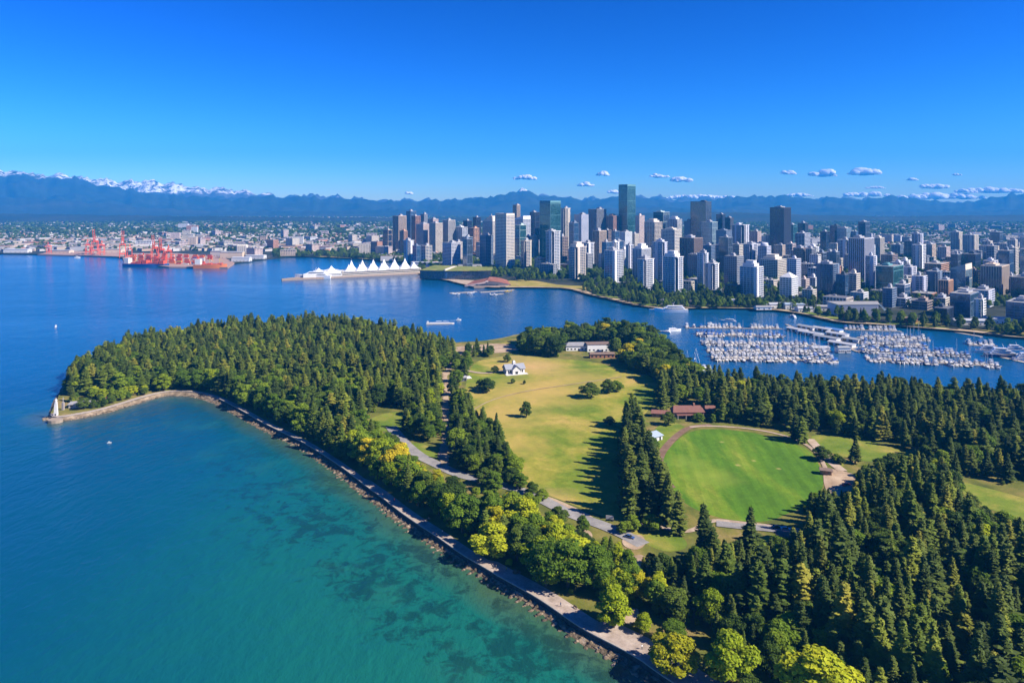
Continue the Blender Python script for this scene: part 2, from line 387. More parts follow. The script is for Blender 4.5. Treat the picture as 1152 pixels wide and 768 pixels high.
MEADOW = Z([(530,408),(553,402),(585,399),(612,403),(660,405),(700,415),(738,424),(742,445),(722,470),(706,500),(698,545),(704,588),(688,584),(652,570),(618,557),(590,545),(574,522),(566,492),(542,483),(524,458),(522,440)])
OVAL = Z([(776,484.5),(800,482),(841,485),(866,491),(890,497),(906,504),(916,512),(923,526),(928,545),(915,566),(884,578),(864,587),(830,586),(800,580),(772,568),(752,549),(744,530),(747,512),(758,498)])
sheet("meadow", MEADOW, G_MEADOW)
sheet("turf_oval", OVAL, G_OVAL)
LAWNS = [Z([(413,471),(443,462),(463,466),(462,474),(450,483),(428,486),(414,478)]),
         Z([(340,391),(365,392),(388,397),(360,402),(342,402)]),
         Z([(700,591),(735,593),(768,602),(776,616),(750,622),(722,610)]),
         Z([(908,490),(930,489),(985,497),(1015,507),(1032,516),(1018,526),(990,520),(958,517),(925,506)]),
         Z([(1078,541),(1100,546),(1160,562),(1220,585),(1190,592),(1150,585),(1105,570),(1084,558)]),
         Z([(1088,486),(1110,484),(1150,486),(1140,496),(1112,502),(1092,498)]),
         Z([(448,500),(470,497),(500,508),(490,518),(470,512)]),
         Z([(860,600),(884,604),(888,622),(868,626),(850,614)]),
         Z([(740,478),(760,474),(775,483),(757,496),(744,508),(738,500),(734,488)]),
         Z([(560,385),(590,384),(588,392),(565,392)]), Z([(936,512),(948,516),(950,528),(930,524),(925,516)])]
for i, p in enumerate(LAWNS): sheet("lawn", p, G_DRY if i in (1, 9) else G_LAWN)
DIRTS = [Z([(505,391),(535,388),(575,386),(590,393),(560,398),(530,395),(515,397)]),
         Z([(926,526),(946,529),(966,535),(962,556),(944,562),(927,552)]),
         Z([(700,604),(722,600),(728,612),(716,620),(700,614)]),
         Z([(612,556),(650,572),(672,584),(655,583),(628,574),(610,564)]),
         Z([(648,594),(664,596),(668,606),(655,612),(646,604)]),
         Z([(705,628),(725,622),(730,640),(716,652),(704,645)]),
         Z([(700,690),(720,682),(716,700),(704,704)])]
for p in DIRTS: sheet("dirt_patch", p, G_DIRT)
ROADS = []
def road(name, pts, width, mat, **k):
    o, ln = ribbon(name, Z(pts), width, mat, **k); ROADS.append((ln, width)); return o
road("park_road", [(440,480),(446,488),(456,500),(473,514),(493,523),(513,533),(545,541),(580,549),(613,563),(640,578),(676,590),(700,600),(724,613)], 7.5, G_ROAD)
road("dirt_path", [(518,392),(522,399),(506,411),(500,424),(503,440),(501,462),(504,490),(499,510),(500,524)], 5.0, G_DIRT, wob=1.2)
road("oval_track", [(756,549),(744,538),(740,524),(744,509),(755,496),(764,488),(776,480),(800,478)], 4.6, G_BROWN)
road("oval_edge_path", [(776,480.5),(800,479),(845,482),(880,489),(905,498),(922,512),(930,530)], 2.4, G_PATH)
road("gravel_path", [(911,494),(922,506),(935,520),(948,530)], 5.5, G_PATH)
road("footpath", [(700,596),(712,590),(740,592),(775,601),(800,584),(830,588),(866,592),(900,596)], 3.0, G_PATH)
road("service_road", [(806,589),(840,593),(870,595),(905,602)], 6.0, G_ROAD)
road("pavilion_path", [(520,416),(545,421),(566,417)], 4.0, G_PATH)
road("meadow_trail", [(522,470),(545,452),(590,440),(640,433),(700,424)], 1.0, G_DIRT)

# promenade on the seawall
n_ = len(SEAWALL)
mb = MB(); a0 = offset(SEAWALL, -0.75); a1 = offset(SEAWALL, -8.0)
wid = [11.5 if y < 246 else 7.4 if y < 290 else (5.4 if y < 380 else 3.6) for x, y in SEAWALL]
a1 = [tuple(np.array(p)+(np.array(q)-np.array(p))*((ww-.75)/7.25)) for p, q, ww in zip(a0, a1, wid)]
mb.add([(x, y, ZL+.02) for x, y in a1]+[(x, y, ZL+.02) for x, y in a0], [(i+1, i, n_+i, n_+i+1) for i in range(n_-1)])
mb.f = [f if True else f for f in mb.f]
tag(mb.build("seaside_path", G_PROM), kind='structure')
# the wall itself: battered stone face with a pale coping
root = thing("seawall", "long dark stone seawall with pale coping curving round the wooded point", "seawall", (*SEAWALL[0], 0))
mb = MB(); b0 = offset(SEAWALL, .55); b1 = offset(SEAWALL, .05); b2 = offset(SEAWALL, -.7)
ox, oy = SEAWALL[0]
q = [(x-ox, y-oy, -.6) for x, y in b0]+[(x-ox, y-oy, ZL-.06) for x, y in b1]+[(x-ox, y-oy, ZL-.06) for x, y in b2]
mb.add(q, [(n_+i, n_+i+1, i+1, i) for i in range(n_-1)] + [(2*n_+i, 2*n_+i+1, n_+i+1, n_+i) for i in range(n_-1)])
mb.build("wall_face", M_WALL, root)
mb = MB(); b1 = offset(SEAWALL, .12); b2 = offset(SEAWALL, -.62)
q = [(x-ox, y-oy, ZL-.08) for x, y in b1]+[(x-ox, y-oy, ZL+.30) for x, y in b1]+[(x-ox, y-oy, ZL+.30) for x, y in b2]+[(x-ox, y-oy, ZL) for x, y in b2]
mb.add(q, [(k*n_+n_+i, k*n_+n_+i+1, k*n_+i+1, k*n_+i) for k in range(3) for i in range(n_-1)])
mb.build("coping", plain("coping_stone", (.34,.30,.26), .85, .3, .5), root)
# tidal strip below the wall and loose rocks
def shelf(line, name, w0, w1, z0, z1, mat, sgn=1):
    n = len(line); rows = 5; vs = []; mb = MB()
    for r in range(rows):
        t = r/(rows-1)
        for i, (x, y) in enumerate(offset(line, 0)):
            ww = (w0 + (w1-w0)*t); 
            k = .9+.18*math.sin(i*.053+2*math.sin(i*.021))+.16*math.sin(i*.097+1)+random.uniform(-.22, .22)
            o = OFFS(line, i, sgn*ww*(k if t > 0 else 1))
            vs.append((o[0], o[1], z0+(z1-z0)*t+random.uniform(-.16, .22)*(1 if 0 < t < 1 else .3)))
    fs = [(r*n+i, r*n+i+1, (r+1)*n+i+1, (r+1)*n+i) if sgn < 0 else ((r+1)*n+i, (r+1)*n+i+1, r*n+i+1, r*n+i) for r in range(rows-1) for i in range(n-1)]
    mb.add(vs, fs); return tag(mb.build(name, mat), kind='structure')
def OFFS(line, i, d):
    p = line[i]; a = line[max(0, i-1)]; b = line[min(len(line)-1, i+1)]; dx, dy = b[0]-a[0], b[1]-a[1]; L = math.hypot(dx, dy) or 1
    return (p[0]-dy/L*d, p[1]+dx/L*d)
shelf(SEAWALL, "rocky_shore", .4, 5.6, .75, -.35, M_ROCK)
far_i = min(range(n_), key=lambda i: abs(SEAWALL[i][0]-P(250,452)[0])+abs(SEAWALL[i][1]-P(250,452)[1]))
shelf(SEAWALL[far_i:], "sandy_beach", .2, 4.0, 2.0, -.35, G_SHINGLE)
q0 = min(range(len(BACKSHORE)), key=lambda i: abs(PX(*BACKSHORE[i], 0)[0]-503)+abs(PX(*BACKSHORE[i], 0)[1]-389))
q1 = min(range(len(BACKSHORE)), key=lambda i: abs(PX(*BACKSHORE[i], 0)[0]-577)+abs(PX(*BACKSHORE[i], 0)[1]-379))
shelf(BACKSHORE[:q0+1], "rocky_shore", -1.0, 3.0, ZL-.2, -.4, M_ROCK); shelf(BACKSHORE[q0:q1], "beach", -1.0, 8.0, ZL, -.4, G_SAND); shelf(BACKSHORE[q1:], "rocky_shore", -1.0, 3.5, ZL, -.4, G_SHINGLE)
shelf(CITYSHORE, "harbour_shore", -2.0, 14.0, 2.6, -.5, G_SAND)
t = bmesh.new(); bmesh.ops.create_icosphere(t, subdivisions=1, radius=1); tv = np.array([v.co[:] for v in t.verts]); tf = np.array([[v.index for v in f.verts] for f in t.faces]); t.free()
def rocks(name, spots, mat):
    Vs, Fs = [], []
    for i, (x, y, z, r) in enumerate(spots):
        v = tv*(1+RNG.uniform(-.35, .35, (len(tv), 1)))*np.array([r*random.uniform(.8, 1.4), r*random.uniform(.8, 1.4), r*.65]); Vs.append(v+np.array([x, y, z])); Fs.append(tf+i*len(tv))
    return tag(np_object(name, np.concatenate(Vs), np.concatenate(Fs), [mat]), kind='stuff')
spots = []
for k in range(4200):
    i = random.randrange(2, n_-2); d = .7+4.2*random.random()**1.3 if random.random() < .97 else random.uniform(3, 6); x, y = OFFS(SEAWALL, i, d)
    spots.append((x, y, max(-.22, .60-.17*d), random.choice((.25,.3,.4,.5,.7,.9))))
rocks("shore_rocks", spots, M_ROCK)

def city_strip(name, a, b, d0, d1, mat, z):
    pts = [p for p in CITYSHORE if a <= PX(*p, 0)[0] <= b]; L0, L1 = [], []
    sg = 1 if inside(*OFFS(pts, len(pts)//2, 20), CITY) else -1
    for i in range(len(pts)):
        w_ = .8+.4*math.sin(i*.6); L0.append(OFFS(pts, i, sg*d0)); L1.append(OFFS(pts, i, sg*d1*w_))
    n = len(pts); m = MB(); fs = [(i, i+1, n+i+1, n+i) if sg > 0 else (i+1, i, n+i, n+i+1) for i in range(n-1)]; m.add([(x, y, z) for x, y in L0]+[(x, y, z) for x, y in L1], fs); return tag(m.build(name, mat), kind='structure')
city_strip("shore_lawn", 562, 652, 9, 105, G_DRY, 2.53); city_strip("shore_path", 562, 1300, 1, 11, G_SAND, 2.56); city_strip("quay_paving", 470, 566, 1, 46, G_PATH, 2.55); city_strip("shore_lawn", 660, 1180, 8, 26, G_LAWN, 2.53); city_strip("shore_lawn", 1000, 1180, 26, 44, G_DRY, 2.54); city_strip("shore_lawn", 350, 440, 8, 30, G_DRY, 2.53)

# ------------------------------------------------------------------ mountains
def mountain_mat(name, snow_z, tree, rock):
    m, nt, b, _ = new_mat(name); p = pos(nt); g = nt("ShaderNodeNewGeometry")
    z = nt("ShaderNodeSeparateXYZ", i={0: p}).outputs[2]; nz = nt("ShaderNodeSeparateXYZ", i={0: g.outputs['Normal']}).outputs[2]
    c = nt.ramp(nt.noise(p, 0.0016, 8, .62), [(.35, tree), (.7, rock)])
    zz = nt.math('ADD', z, nt.math('MULTIPLY_ADD', nt.noise(p, 0.0028, 8, .7), 420, -210))
    s = nt.math('MULTIPLY', nt.math('DIVIDE', nt.math('SUBTRACT', zz, snow_z), 60), 1.0, clamp=True)
    s = nt.math('MULTIPLY', s, nt.math('MULTIPLY', nt.math('SUBTRACT', nz, .30), 5, clamp=True))
    s = nt.math('MULTIPLY', s, nt.math('MULTIPLY', nt.math('SUBTRACT', nt.noise(p, 0.006, 6, .7), .44), 9, clamp=True))
    nt.l.new(nt.mix(s, c, (.82,.83,.86)), b.inputs['Base Color']); b.inputs['Roughness'].default_value = 1.0; b.inputs['Specular IOR Level'].default_value = .05
    return m
def ridge(name, D, prof, depth, mat, rough=1.0, seed=0, foot=242.5):
    """a mountain range whose crest runs at distance D through the given skyline"""
    rg = np.random.default_rng(seed)
    xs = np.array([p[0] for p in prof], float); ys = np.array([p[1] for p in prof], float)
    U = np.linspace(xs[0], xs[-1], 640); H = CAMH - (np.interp(U, xs, ys)-HOR)*D/F
    X = (U-CXP)*D/F
    fr = sum(rg.normal()*np.sin(U*2*np.pi/L+rg.uniform(0, 6.3))*L*.18 for L in (7, 11, 17, 26, 5, 3.7)); H = H+fr*rough*3.0+rough*12*sum(rg.uniform(.5,1)*(1-2*np.abs(np.sin(U*np.pi/L+rg.uniform(0, 6.3)))) for L in (9.3, 5.1, 3.1, 2.2))
    k = len(U); n = 46; rows = np.concatenate([np.linspace(-1, 0, 36), np.linspace(.06, 1, 10)])
    RR, UU = np.meshgrid(rows, U*D/F/1000.0, indexing='ij'); YY = (D+RR*depth)/1000.0
    def fbm(scale, octs, ridged):
        out = np.zeros_like(RR); amp = 1.0
        for o in range(octs):
            t_ = np.zeros_like(RR)
            for q in range(5):
                a_ = rg.uniform(0, 6.283); f_ = scale*2**o*rg.uniform(.75, 1.3); t_ += np.sin((UU*np.cos(a_)+YY*np.sin(a_))*f_+rg.uniform(0, 6.283)+1.1*np.sin((UU*np.sin(a_)-YY*np.cos(a_))*f_*.6))
            t_ /= 2.4; out += amp*((1-2*np.abs(t_)) if ridged else t_); amp *= .52
        return out
    T = 1-np.abs(RR); sh = np.where(RR < 0, T**1.1, T)
    Zz = H[None, :]*sh + (fbm(3.0, 5, True)*190*rough)*(T**.6*(1-T)**.75)*1.5*(H[None, :]/800) + fbm(9.0, 3, True)*16*rough*T
    Zz[(np.abs(RR) > .99)] = -20
    V = np.stack([(X[None, :]*(1+RR*depth/D)).ravel(), (D+np.where(RR > 0, RR*.4, RR)*depth).ravel(), np.maximum(Zz, -20).ravel()], 1)
    i = (np.arange(n-1)[:, None]*k+np.arange(k-1)[None, :]).ravel()
    return tag(np_object(name, V, np.stack([i, i+1, i+k+1, i+k], 1), [mat]), kind='structure')
TREEG = (.018,.030,.018)
MT_NEAR = mountain_mat("wooded_mountain", 590, TREEG, (.040,.050,.035)); MT_FAR = mountain_mat("snowy_mountain", 330, (.03,.04,.04), (.10,.10,.105))
MT_LOW = mountain_mat("wooded_hill", 5000, TREEG, (.045,.05,.035))
ridge("snowy_mountains", 13600, [(-500,190),(-200,192),(0,191.5),(8,194),(40,198),(66,195),(90,199),(108,200.5),(125,203),(145,204),(163,202.5),(182,205),(202,207),(225,211),(245,211.5),(265,212.5),(288,217),(300,217.5),(318,221),(338,218.5),(363,219.5),(388,221),(403,222.5),(423,225.5),(448,224.5),(488,225),(513,224.5),(560,221),(576,216),(588,212),(598,215.5),(620,222),(655,222.5),(690,223),(716,221),(740,221.2),(758,223),(781,222.5),(800,222),(838,224),(870,222),(896,221.5),(921,224),(950,222),(974,223.5),(1000,224),(1060,229),(1152,229),(1500,226)], 2200, MT_FAR, 1.0, 3)
ridge("mountains", 11400, [(-600,188),(-200,186),(-60,188),(0,191),(10,193),(25,191.5),(40,197),(55,199),(85,199),(108,206),(140,212),(180,219),(225,221),(262,224),(300,219.5),(318,223),(338,220),(360,222.5),(390,223),(403,222.5),(430,226),(470,226),(513,224.5),(538,222),(553,221),(570,217.5),(586,213.5),(601,217),(626,221),(651,223),(668,224.5),(683,221.5),(716,221),(736,222.5),(756,227),(781,226),(813,222.5),(838,219.5),(858,220.5),(879,219.5),(896,222),(921,224),(939,219.5),(959,223.5),(974,224.5),(999,219.5),(1014,221.5),(1039,224.5),(1069,227.5),(1094,226.5),(1114,222.5),(1131,218.5),(1152,217.5),(1400,214),(1700,220)], 2300, MT_NEAR, .8, 5)
ridge("foothills", 9300, [(-600,222),(-200,220),(0,222),(60,224),(120,229),(170,234),(240,236.5),(330,237.5),(420,236),(520,237),(620,238),(690,234),(740,233),(800,235),(850,236),(900,238.5),(980,239),(1080,238),(1152,235),(1500,230)], 1100, MT_LOW, .25, 8)
ridge("wooded_rise", 6400, [(-500,238),(0,240),(90,241),(200,243),(330,244),(480,245),(600,243),(680,240),(760,238.5),(830,239),(900,241.5),(1000,243),(1100,242),(1500,239)], 900, MT_LOW, .12, 11)

# ------------------------------------------------------------------ air
m = bpy.data.materials.new("air"); m.use_nodes = True; nt = NT(m); nt.n.clear()
vo = nt("ShaderNodeVolumePrincipled"); out = nt("ShaderNodeOutputMaterial"); nt.l.new(vo.outputs[0], out.inputs['Volume'])
vo.inputs['Color'].default_value = (0.03, 0.39, 1.0, 1); vo.inputs['Density'].default_value = 7.2e-5; vo.inputs['Anisotropy'].default_value = 0.0
mb = MB(); mb.box(-20000, 20000, -800, 14900, -2.2, 1250, bottom=True)
hz = tag(mb.build("haze", m), kind='stuff')
# ------------------------------------------------------------------ trees
def leaf_mat(name, a, b, c, trans=.25):
    m, nt, bs, out = new_mat(name)
    r = rnd(nt); o = objc(nt)
    n = nt.math('ADD', nt.math('MULTIPLY', nt.noise(o, .55, 4, .65), .62), nt.math('MULTIPLY', r, .38))
    col = nt.ramp(n, [(.28, a), (.50, b), (.74, c)])
    nt.l.new(col, bs.inputs['Base Color']); bs.inputs['Roughness'].default_value = .75; bs.inputs['Specular IOR Level'].default_value = .18
    tr = nt("ShaderNodeBsdfTranslucent"); nt.l.new(col, tr.inputs['Color'])
    mx = nt("ShaderNodeMixShader", i={0: trans, 1: bs.outputs[0], 2: tr.outputs[0]}); nt.l.new(mx.outputs[0], out.inputs[0])
    return m
L_CON = {'dark green': leaf_mat("conifer_needles_dark", (0.038, 0.062, 0.011), (0.072, 0.109, 0.016), (0.145, 0.178, 0.023), .15),
         'mid green': leaf_mat("conifer_needles_mid", (0.063, 0.104, 0.012), (0.122, 0.173, 0.017), (0.231, 0.262, 0.026), .18),
         'olive': leaf_mat("conifer_needles_olive", (0.103, 0.121, 0.015), (0.177, 0.199, 0.022), (0.331, 0.300, 0.037), .18)}
L_BRO = {'dark green': leaf_mat("leaves_dark", (0.033, 0.068, 0.008), (0.065, 0.114, 0.011), (0.125, 0.176, 0.017), .25),
         'mid green': leaf_mat("leaves_mid", (0.071, 0.137, 0.009), (0.134, 0.219, 0.012), (0.238, 0.314, 0.018), .30),
         'lime green': leaf_mat("leaves_lime", (0.162, 0.238, 0.007), (0.294, 0.370, 0.010), (0.492, 0.512, 0.020), .32),
         'yellow green': leaf_mat("leaves_yellow", (0.266, 0.285, 0.009), (0.455, 0.417, 0.013), (0.683, 0.531, 0.028), .32),
         'rusty red': leaf_mat("leaves_red", (0.228, 0.095, 0.022), (0.379, 0.171, 0.050), (0.569, 0.285, 0.088), .2)}
BARK = plain("bark", (.085,.060,.042), .95, .4, 1.2)

def conifer_crown(seed, H=30.0, Rr=4.6, full=.85, nwh=44):
    rg = random.Random(seed); mb = MB(); base = rg.uniform(.07, .14)*H
    lean = (rg.uniform(-.3,.3), rg.uniform(-.3,.3))
    asym = [rg.uniform(.70, 1.25) for _ in range(6)]; wav = [rg.uniform(0, 6.28) for _ in range(2)]
    for i in range(nwh):
        t = (i+rg.uniform(-.3,.3))/nwh; t = min(max(t, 0), .995); z = base+(H-base)*t
        rad = Rr*((1-t)**full)*(.35+.65*min(1, t/.16+.35))*rg.uniform(.72, 1.12)*(1+.09*math.sin(t*15+wav[0])+.05*math.sin(t*31+wav[1]))+.14
        nb = max(4, int(5+6*(1-t)))
        ph = rg.uniform(0, 6.28)
        for k in range(nb):
            a = ph+2*math.pi*k/nb+rg.uniform(-.3,.3)
            L = rad*rg.uniform(.62, 1.15)*asym[int((a % 6.283)/6.2832*6) % 6]
            if rg.random() < .07: L *= 1.4
            ca, sa = math.cos(a), math.sin(a); droop = rg.uniform(.18, .50)*(1.05-.6*t); wd = min(1.55, .30*L+.26)*rg.uniform(.8,1.25)
            cx, cy = lean[0]*t*2, lean[1]*t*2; pts = []
            for s in (0.12, .45, .78, 1.0):
                r = L*s; zz = z - droop*r*(.55+.45*s)+.10*L*s*s; wv = wd*(.55, 1.0, .72, .06)[(0.12, .45, .78, 1.0).index(s)]
                dz = -.42*wv*rg.uniform(.5,1.4)
                pts.append(((cx+ca*r-sa*wv, cy+sa*r+ca*wv, zz+dz), (cx+ca*r, cy+sa*r, zz+.12), (cx+ca*r+sa*wv, cy+sa*r-ca*wv, zz+dz*rg.uniform(.5,1.3))))
            vs = [p for tr in pts for p in tr]; fs = []
            for s in range(3): fs += [(s*3, s*3+1, s*3+4, s*3+3), (s*3+1, s*3+2, s*3+5, s*3+4)]
            mb.add(vs, fs)
            for q in range(3):                              # hanging sprays break up the edge of the branch
                s = rg.uniform(.3, .98); r = L*s; sd = rg.choice((-1, 1)); o = wd*rg.uniform(.3, 1.15)
                x, y, zz = cx+ca*r-sa*o*sd, cy+sa*r+ca*o*sd, z-droop*r*.9-.1
                e = rg.uniform(.35, .85)
                mb.add([(x-ca*e*.7, y-sa*e*.7, zz+.12), (x+ca*e, y+sa*e, zz-.05), (x-sa*sd*e*.8, y+ca*sd*e*.8, zz-e*rg.uniform(.4,1.2))], [(0,1,2)])
    for k in range(5):
        a = 1.256*k; mb.add([(lean[0]*2-.16*math.sin(a), lean[1]*2+.16*math.cos(a), H*.965), (lean[0]*2+.3*math.cos(a), lean[1]*2+.3*math.sin(a), H*.95), (lean[0]*2, lean[1]*2, H*1.025)], [(0,1,2)])
    return mb
def broad_crown(seed, H=16.0, Rr=6.2, n=5200, leaf=.43, flat=1.0, base=.16):
    rg = random.Random(seed); npr = np.random.default_rng(seed); mb = MB(); lobes = []
    nl = rg.randint(15, 22)
    for k in range(nl):
        t = (k+.5)/nl; a = 2.4*k+rg.uniform(-.4,.4); zc = H*(base+.12+.70*t*rg.uniform(.9,1.05)); env = math.sin(math.pi*min(1, (.20+.74*t)))**.7
        rr = Rr*env*rg.uniform(.35,.72); r = Rr*rg.uniform(.24,.46)*(1-.25*t)
        lobes.append((rr*math.cos(a), rr*math.sin(a), zc, r, r*rg.uniform(.68,.95)*flat))
    lobes.append((0, 0, H*.86, Rr*.34, Rr*.32))
    tot = sum(l[3]**2 for l in lobes)
    for (cx, cy, cz, r, rz) in lobes:
        for _ in range(int(n*r*r/tot)):
            d = npr.normal(size=3); d /= np.linalg.norm(d)+1e-9
            if d[2] < -.45: d[2] *= -1
            q = rg.uniform(.72, 1.10) if rg.random() < .86 else rg.uniform(1.08, 1.24)
            c = np.array([cx+d[0]*r*q, cy+d[1]*r*q, cz+d[2]*rz*q])
            nn = d*.9+npr.normal(size=3)*.42+np.array([0,0,.35]); nn /= np.linalg.norm(nn)
            u = np.cross(nn, npr.normal(size=3)); u /= np.linalg.norm(u)+1e-9; v = np.cross(nn, u); s = leaf*rg.uniform(.55,1.25)
            e = rg.uniform(.5,.95)
            mb.add([tuple(c-u*s), tuple(c+v*s*e+nn*.12), tuple(c+u*s*rg.uniform(.7,1.1)), tuple(c-v*s*e-nn*.05)], [(0,1,2,3)])
    return mb
def conifer_trunk(H=30.0):
    mb = MB(); mb.bar((0,0,-.4), (0,0,H*.4), .48, .32, 8); mb.bar((0,0,H*.4), (0,0,H*.97), .32, .05, 6)
    return mb
def broad_trunk(H=16.0, Rr=6.0, seed=1):
    rg = random.Random(seed); mb = MB(); mb.bar((0,0,-.4), (.1,0,H*.34), .46, .33, 8)
    for k in range(6):
        a = k*1.05+rg.uniform(-.3,.3); e = (Rr*.62*math.cos(a), Rr*.62*math.sin(a), H*rg.uniform(.55,.75))
        mb.bar((.1,0,H*rg.uniform(.26,.36)), e, .2, .06, 5)
    mb.bar((.1,0,H*.33), (.2,.1,H*.84), .28, .06, 6)
    return mb
CON, BRO = {}, {}
T_CON = conifer_trunk().mesh("conifer_trunk", BARK); T_BRO = broad_trunk().mesh("broadleaf_trunk", BARK)
cshape = [conifer_crown(11, Rr=4.9, full=.72), conifer_crown(12, Rr=4.2, full=.58), conifer_crown(13, Rr=5.6, full=.85), conifer_crown(14, Rr=4.9, full=.50, nwh=38), conifer_crown(15, Rr=3.9, full=.95, nwh=50), conifer_crown(16, Rr=4.6, full=.42, nwh=27)]
for j, (tone, mat) in enumerate(L_CON.items()): CON[tone] = [c.mesh("conifer_crown", mat) for c in cshape]
bshape = [broad_crown(21), broad_crown(22, Rr=5.4, H=16.5), broad_crown(23, Rr=6.8, H=14.5, flat=.9), broad_crown(24, Rr=4.6, H=17, base=.08), broad_crown(25, Rr=5.8, H=15.5, n=3600), broad_crown(26, Rr=6.4, H=16, base=.06)]
for tone, mat in L_BRO.items(): BRO[tone] = [c.mesh("broadleaf_crown", mat) for c in bshape]

# where trees stand: (species, x, y, height, tone, region)
TREES = []
WALL_SHORT = SEAWALL[::3]; PARK_EDGE = SEAWALL[::3]+BACKSHORE[::2]+[(900, 520), (900, 40), (SEAWALL[0][0]+60, 40)]
LAWN_POLYS = [smooth_closed(p, 1) for p in LAWNS+DIRTS[:4]+[MEADOW, OVAL]]
KEEP_CLEAR = [(*P(px, py, 3.0)[:2], r) for px, py, r in ((634,398,9),(646,400,13),(660,402,14),(675,403,15),(690,402,14),(704,398,9),(655,408,10),(675,410,11),(690,409,10),(715,384,8),(690,380,12))]
def free_spot(x, y, gap=3.0, lawn=True):
    if lawn and any(inside(x, y, p) for p in LAWN_POLYS): return False
    for ln, wd in ROADS:
        if wd > 2 and seg_dist(x, y, ln[::3]+[ln[-1]]) < wd/2+gap*.55: return False
    for cx, cy, r in KEEP_CLEAR:
        if math.hypot(x-cx, y-cy) < r: return False
    return True
def pick(d, rg):
    s = sum(d.values()); r = rg.random()*s
    for k, v in d.items():
        r -= v
        if r <= 0: return k
    return k
def wood(region, px, spacing, mix, hc, hb, wall_gap=12, lawn=True, gaps=.06, seed=0, world=None):
    rg = random.Random(seed); poly = world or Z(px); xs = [p[0] for p in poly]; ys = [p[1] for p in poly]
    y = min(ys)
    while y < max(ys):
        x = min(xs)+rg.uniform(0, spacing)
        while x < max(xs):
            qx, qy = x+rg.uniform(-.38,.38)*spacing, y+rg.uniform(-.38,.38)*spacing
            x += spacing
            if rg.random() < gaps or not inside(qx, qy, poly): continue
            ds = seg_dist(qx, qy, WALL_SHORT)
            if 0 < wall_gap and qy < 264 and ds < 24 and rg.random() < .9: continue
            if not inside(qx, qy, PARK_EDGE): continue
            if ds < wall_gap or not free_spot(qx, qy, lawn=lawn): continue
            m = dict(mix)
            if ds < 34:                                     # leafy trees line the promenade
                for k in list(m):
                    if k[0] == 'c': m[k] *= .28
            sp, tone = pick(m, rg)
            lo, hi = hc if sp == 'c' else hb
            h = fit_top(region, qx, qy, rg.uniform(lo, hi)*(1.0 if rg.random() > .12 else .72), rg)
            if 0 < wall_gap and qy < 270 and ds < 42: h = min(h, 4+.26*ds)
            if h < 2.2 or h < 4.5 and rg.random() < .5: continue
            if h < 7 and sp == 'c': sp = 'b'; tone = rg.choice(('dark green', 'mid green'))
            TREES.append((sp, qx, qy, h, tone, region))
        y += spacing*.88
# how high the tree tops reach in each wood, as the photograph shows it
TOPS = {'forest': [(600,640),(690,640),(735,622),(770,624),(800,606),(850,612),(888,606),(902,560),(925,553),(958,556),(968,530),(1000,516),(1035,508),(1062,517),(1084,552),(1110,574),(1152,586),(1400,606)],
        'strip': [(390,468),(430,488),(446,500),(473,527),(513,548),(545,556),(580,563),(613,579),(640,594),(676,608),(724,630),(800,640)],
        'bay': [(738,404),(780,416),(850,424),(1000,428),(1152,428),(1400,430)],
        'clubs': [(577,366),(600,360),(640,350),(690,351),(735,366),(752,380),(764,392),(783,402)],
        'point': [(66,430),(80,405),(110,386),(150,371),(200,358),(260,350),(340,344),(400,346),(450,357),(480,366),(505,382)]}
SLACK = {'forest': 5, 'strip': 11, 'bay': 13, 'clubs': 3, 'point': 5}
def fit_top(region, x, y, h, rg):
    if region not in TOPS: return h
    L = TOPS[region]; px = PX(x, y, ZL)[0]; lim = float(np.interp(px, [p[0] for p in L], [p[1] for p in L]))-SLACK[region]*rg.uniform(-.7, 1.0)
    return min(h, CAMH-ZL-(lim-HOR)*y/F)
C1, C2, C3 = ('c','dark green'), ('c','mid green'), ('c','olive')
B1, B2, B3, B4 = ('b','dark green'), ('b','mid green'), ('b','lime green'), ('b','yellow green')
for (px, py, r) in [(578,418,13),(776,466,17),(802,466,8),(743,466,9),(735,492,10),(92,456,9),(70,462,13),(662,392,32),(690,372,22),(718,375,14),(355,465,9),(525,425,7),(885,607,9),(929,531,8),(652,392,28),(690,392,22),(870,590,12)]:
    KEEP_CLEAR.append((*W(px, py), r))
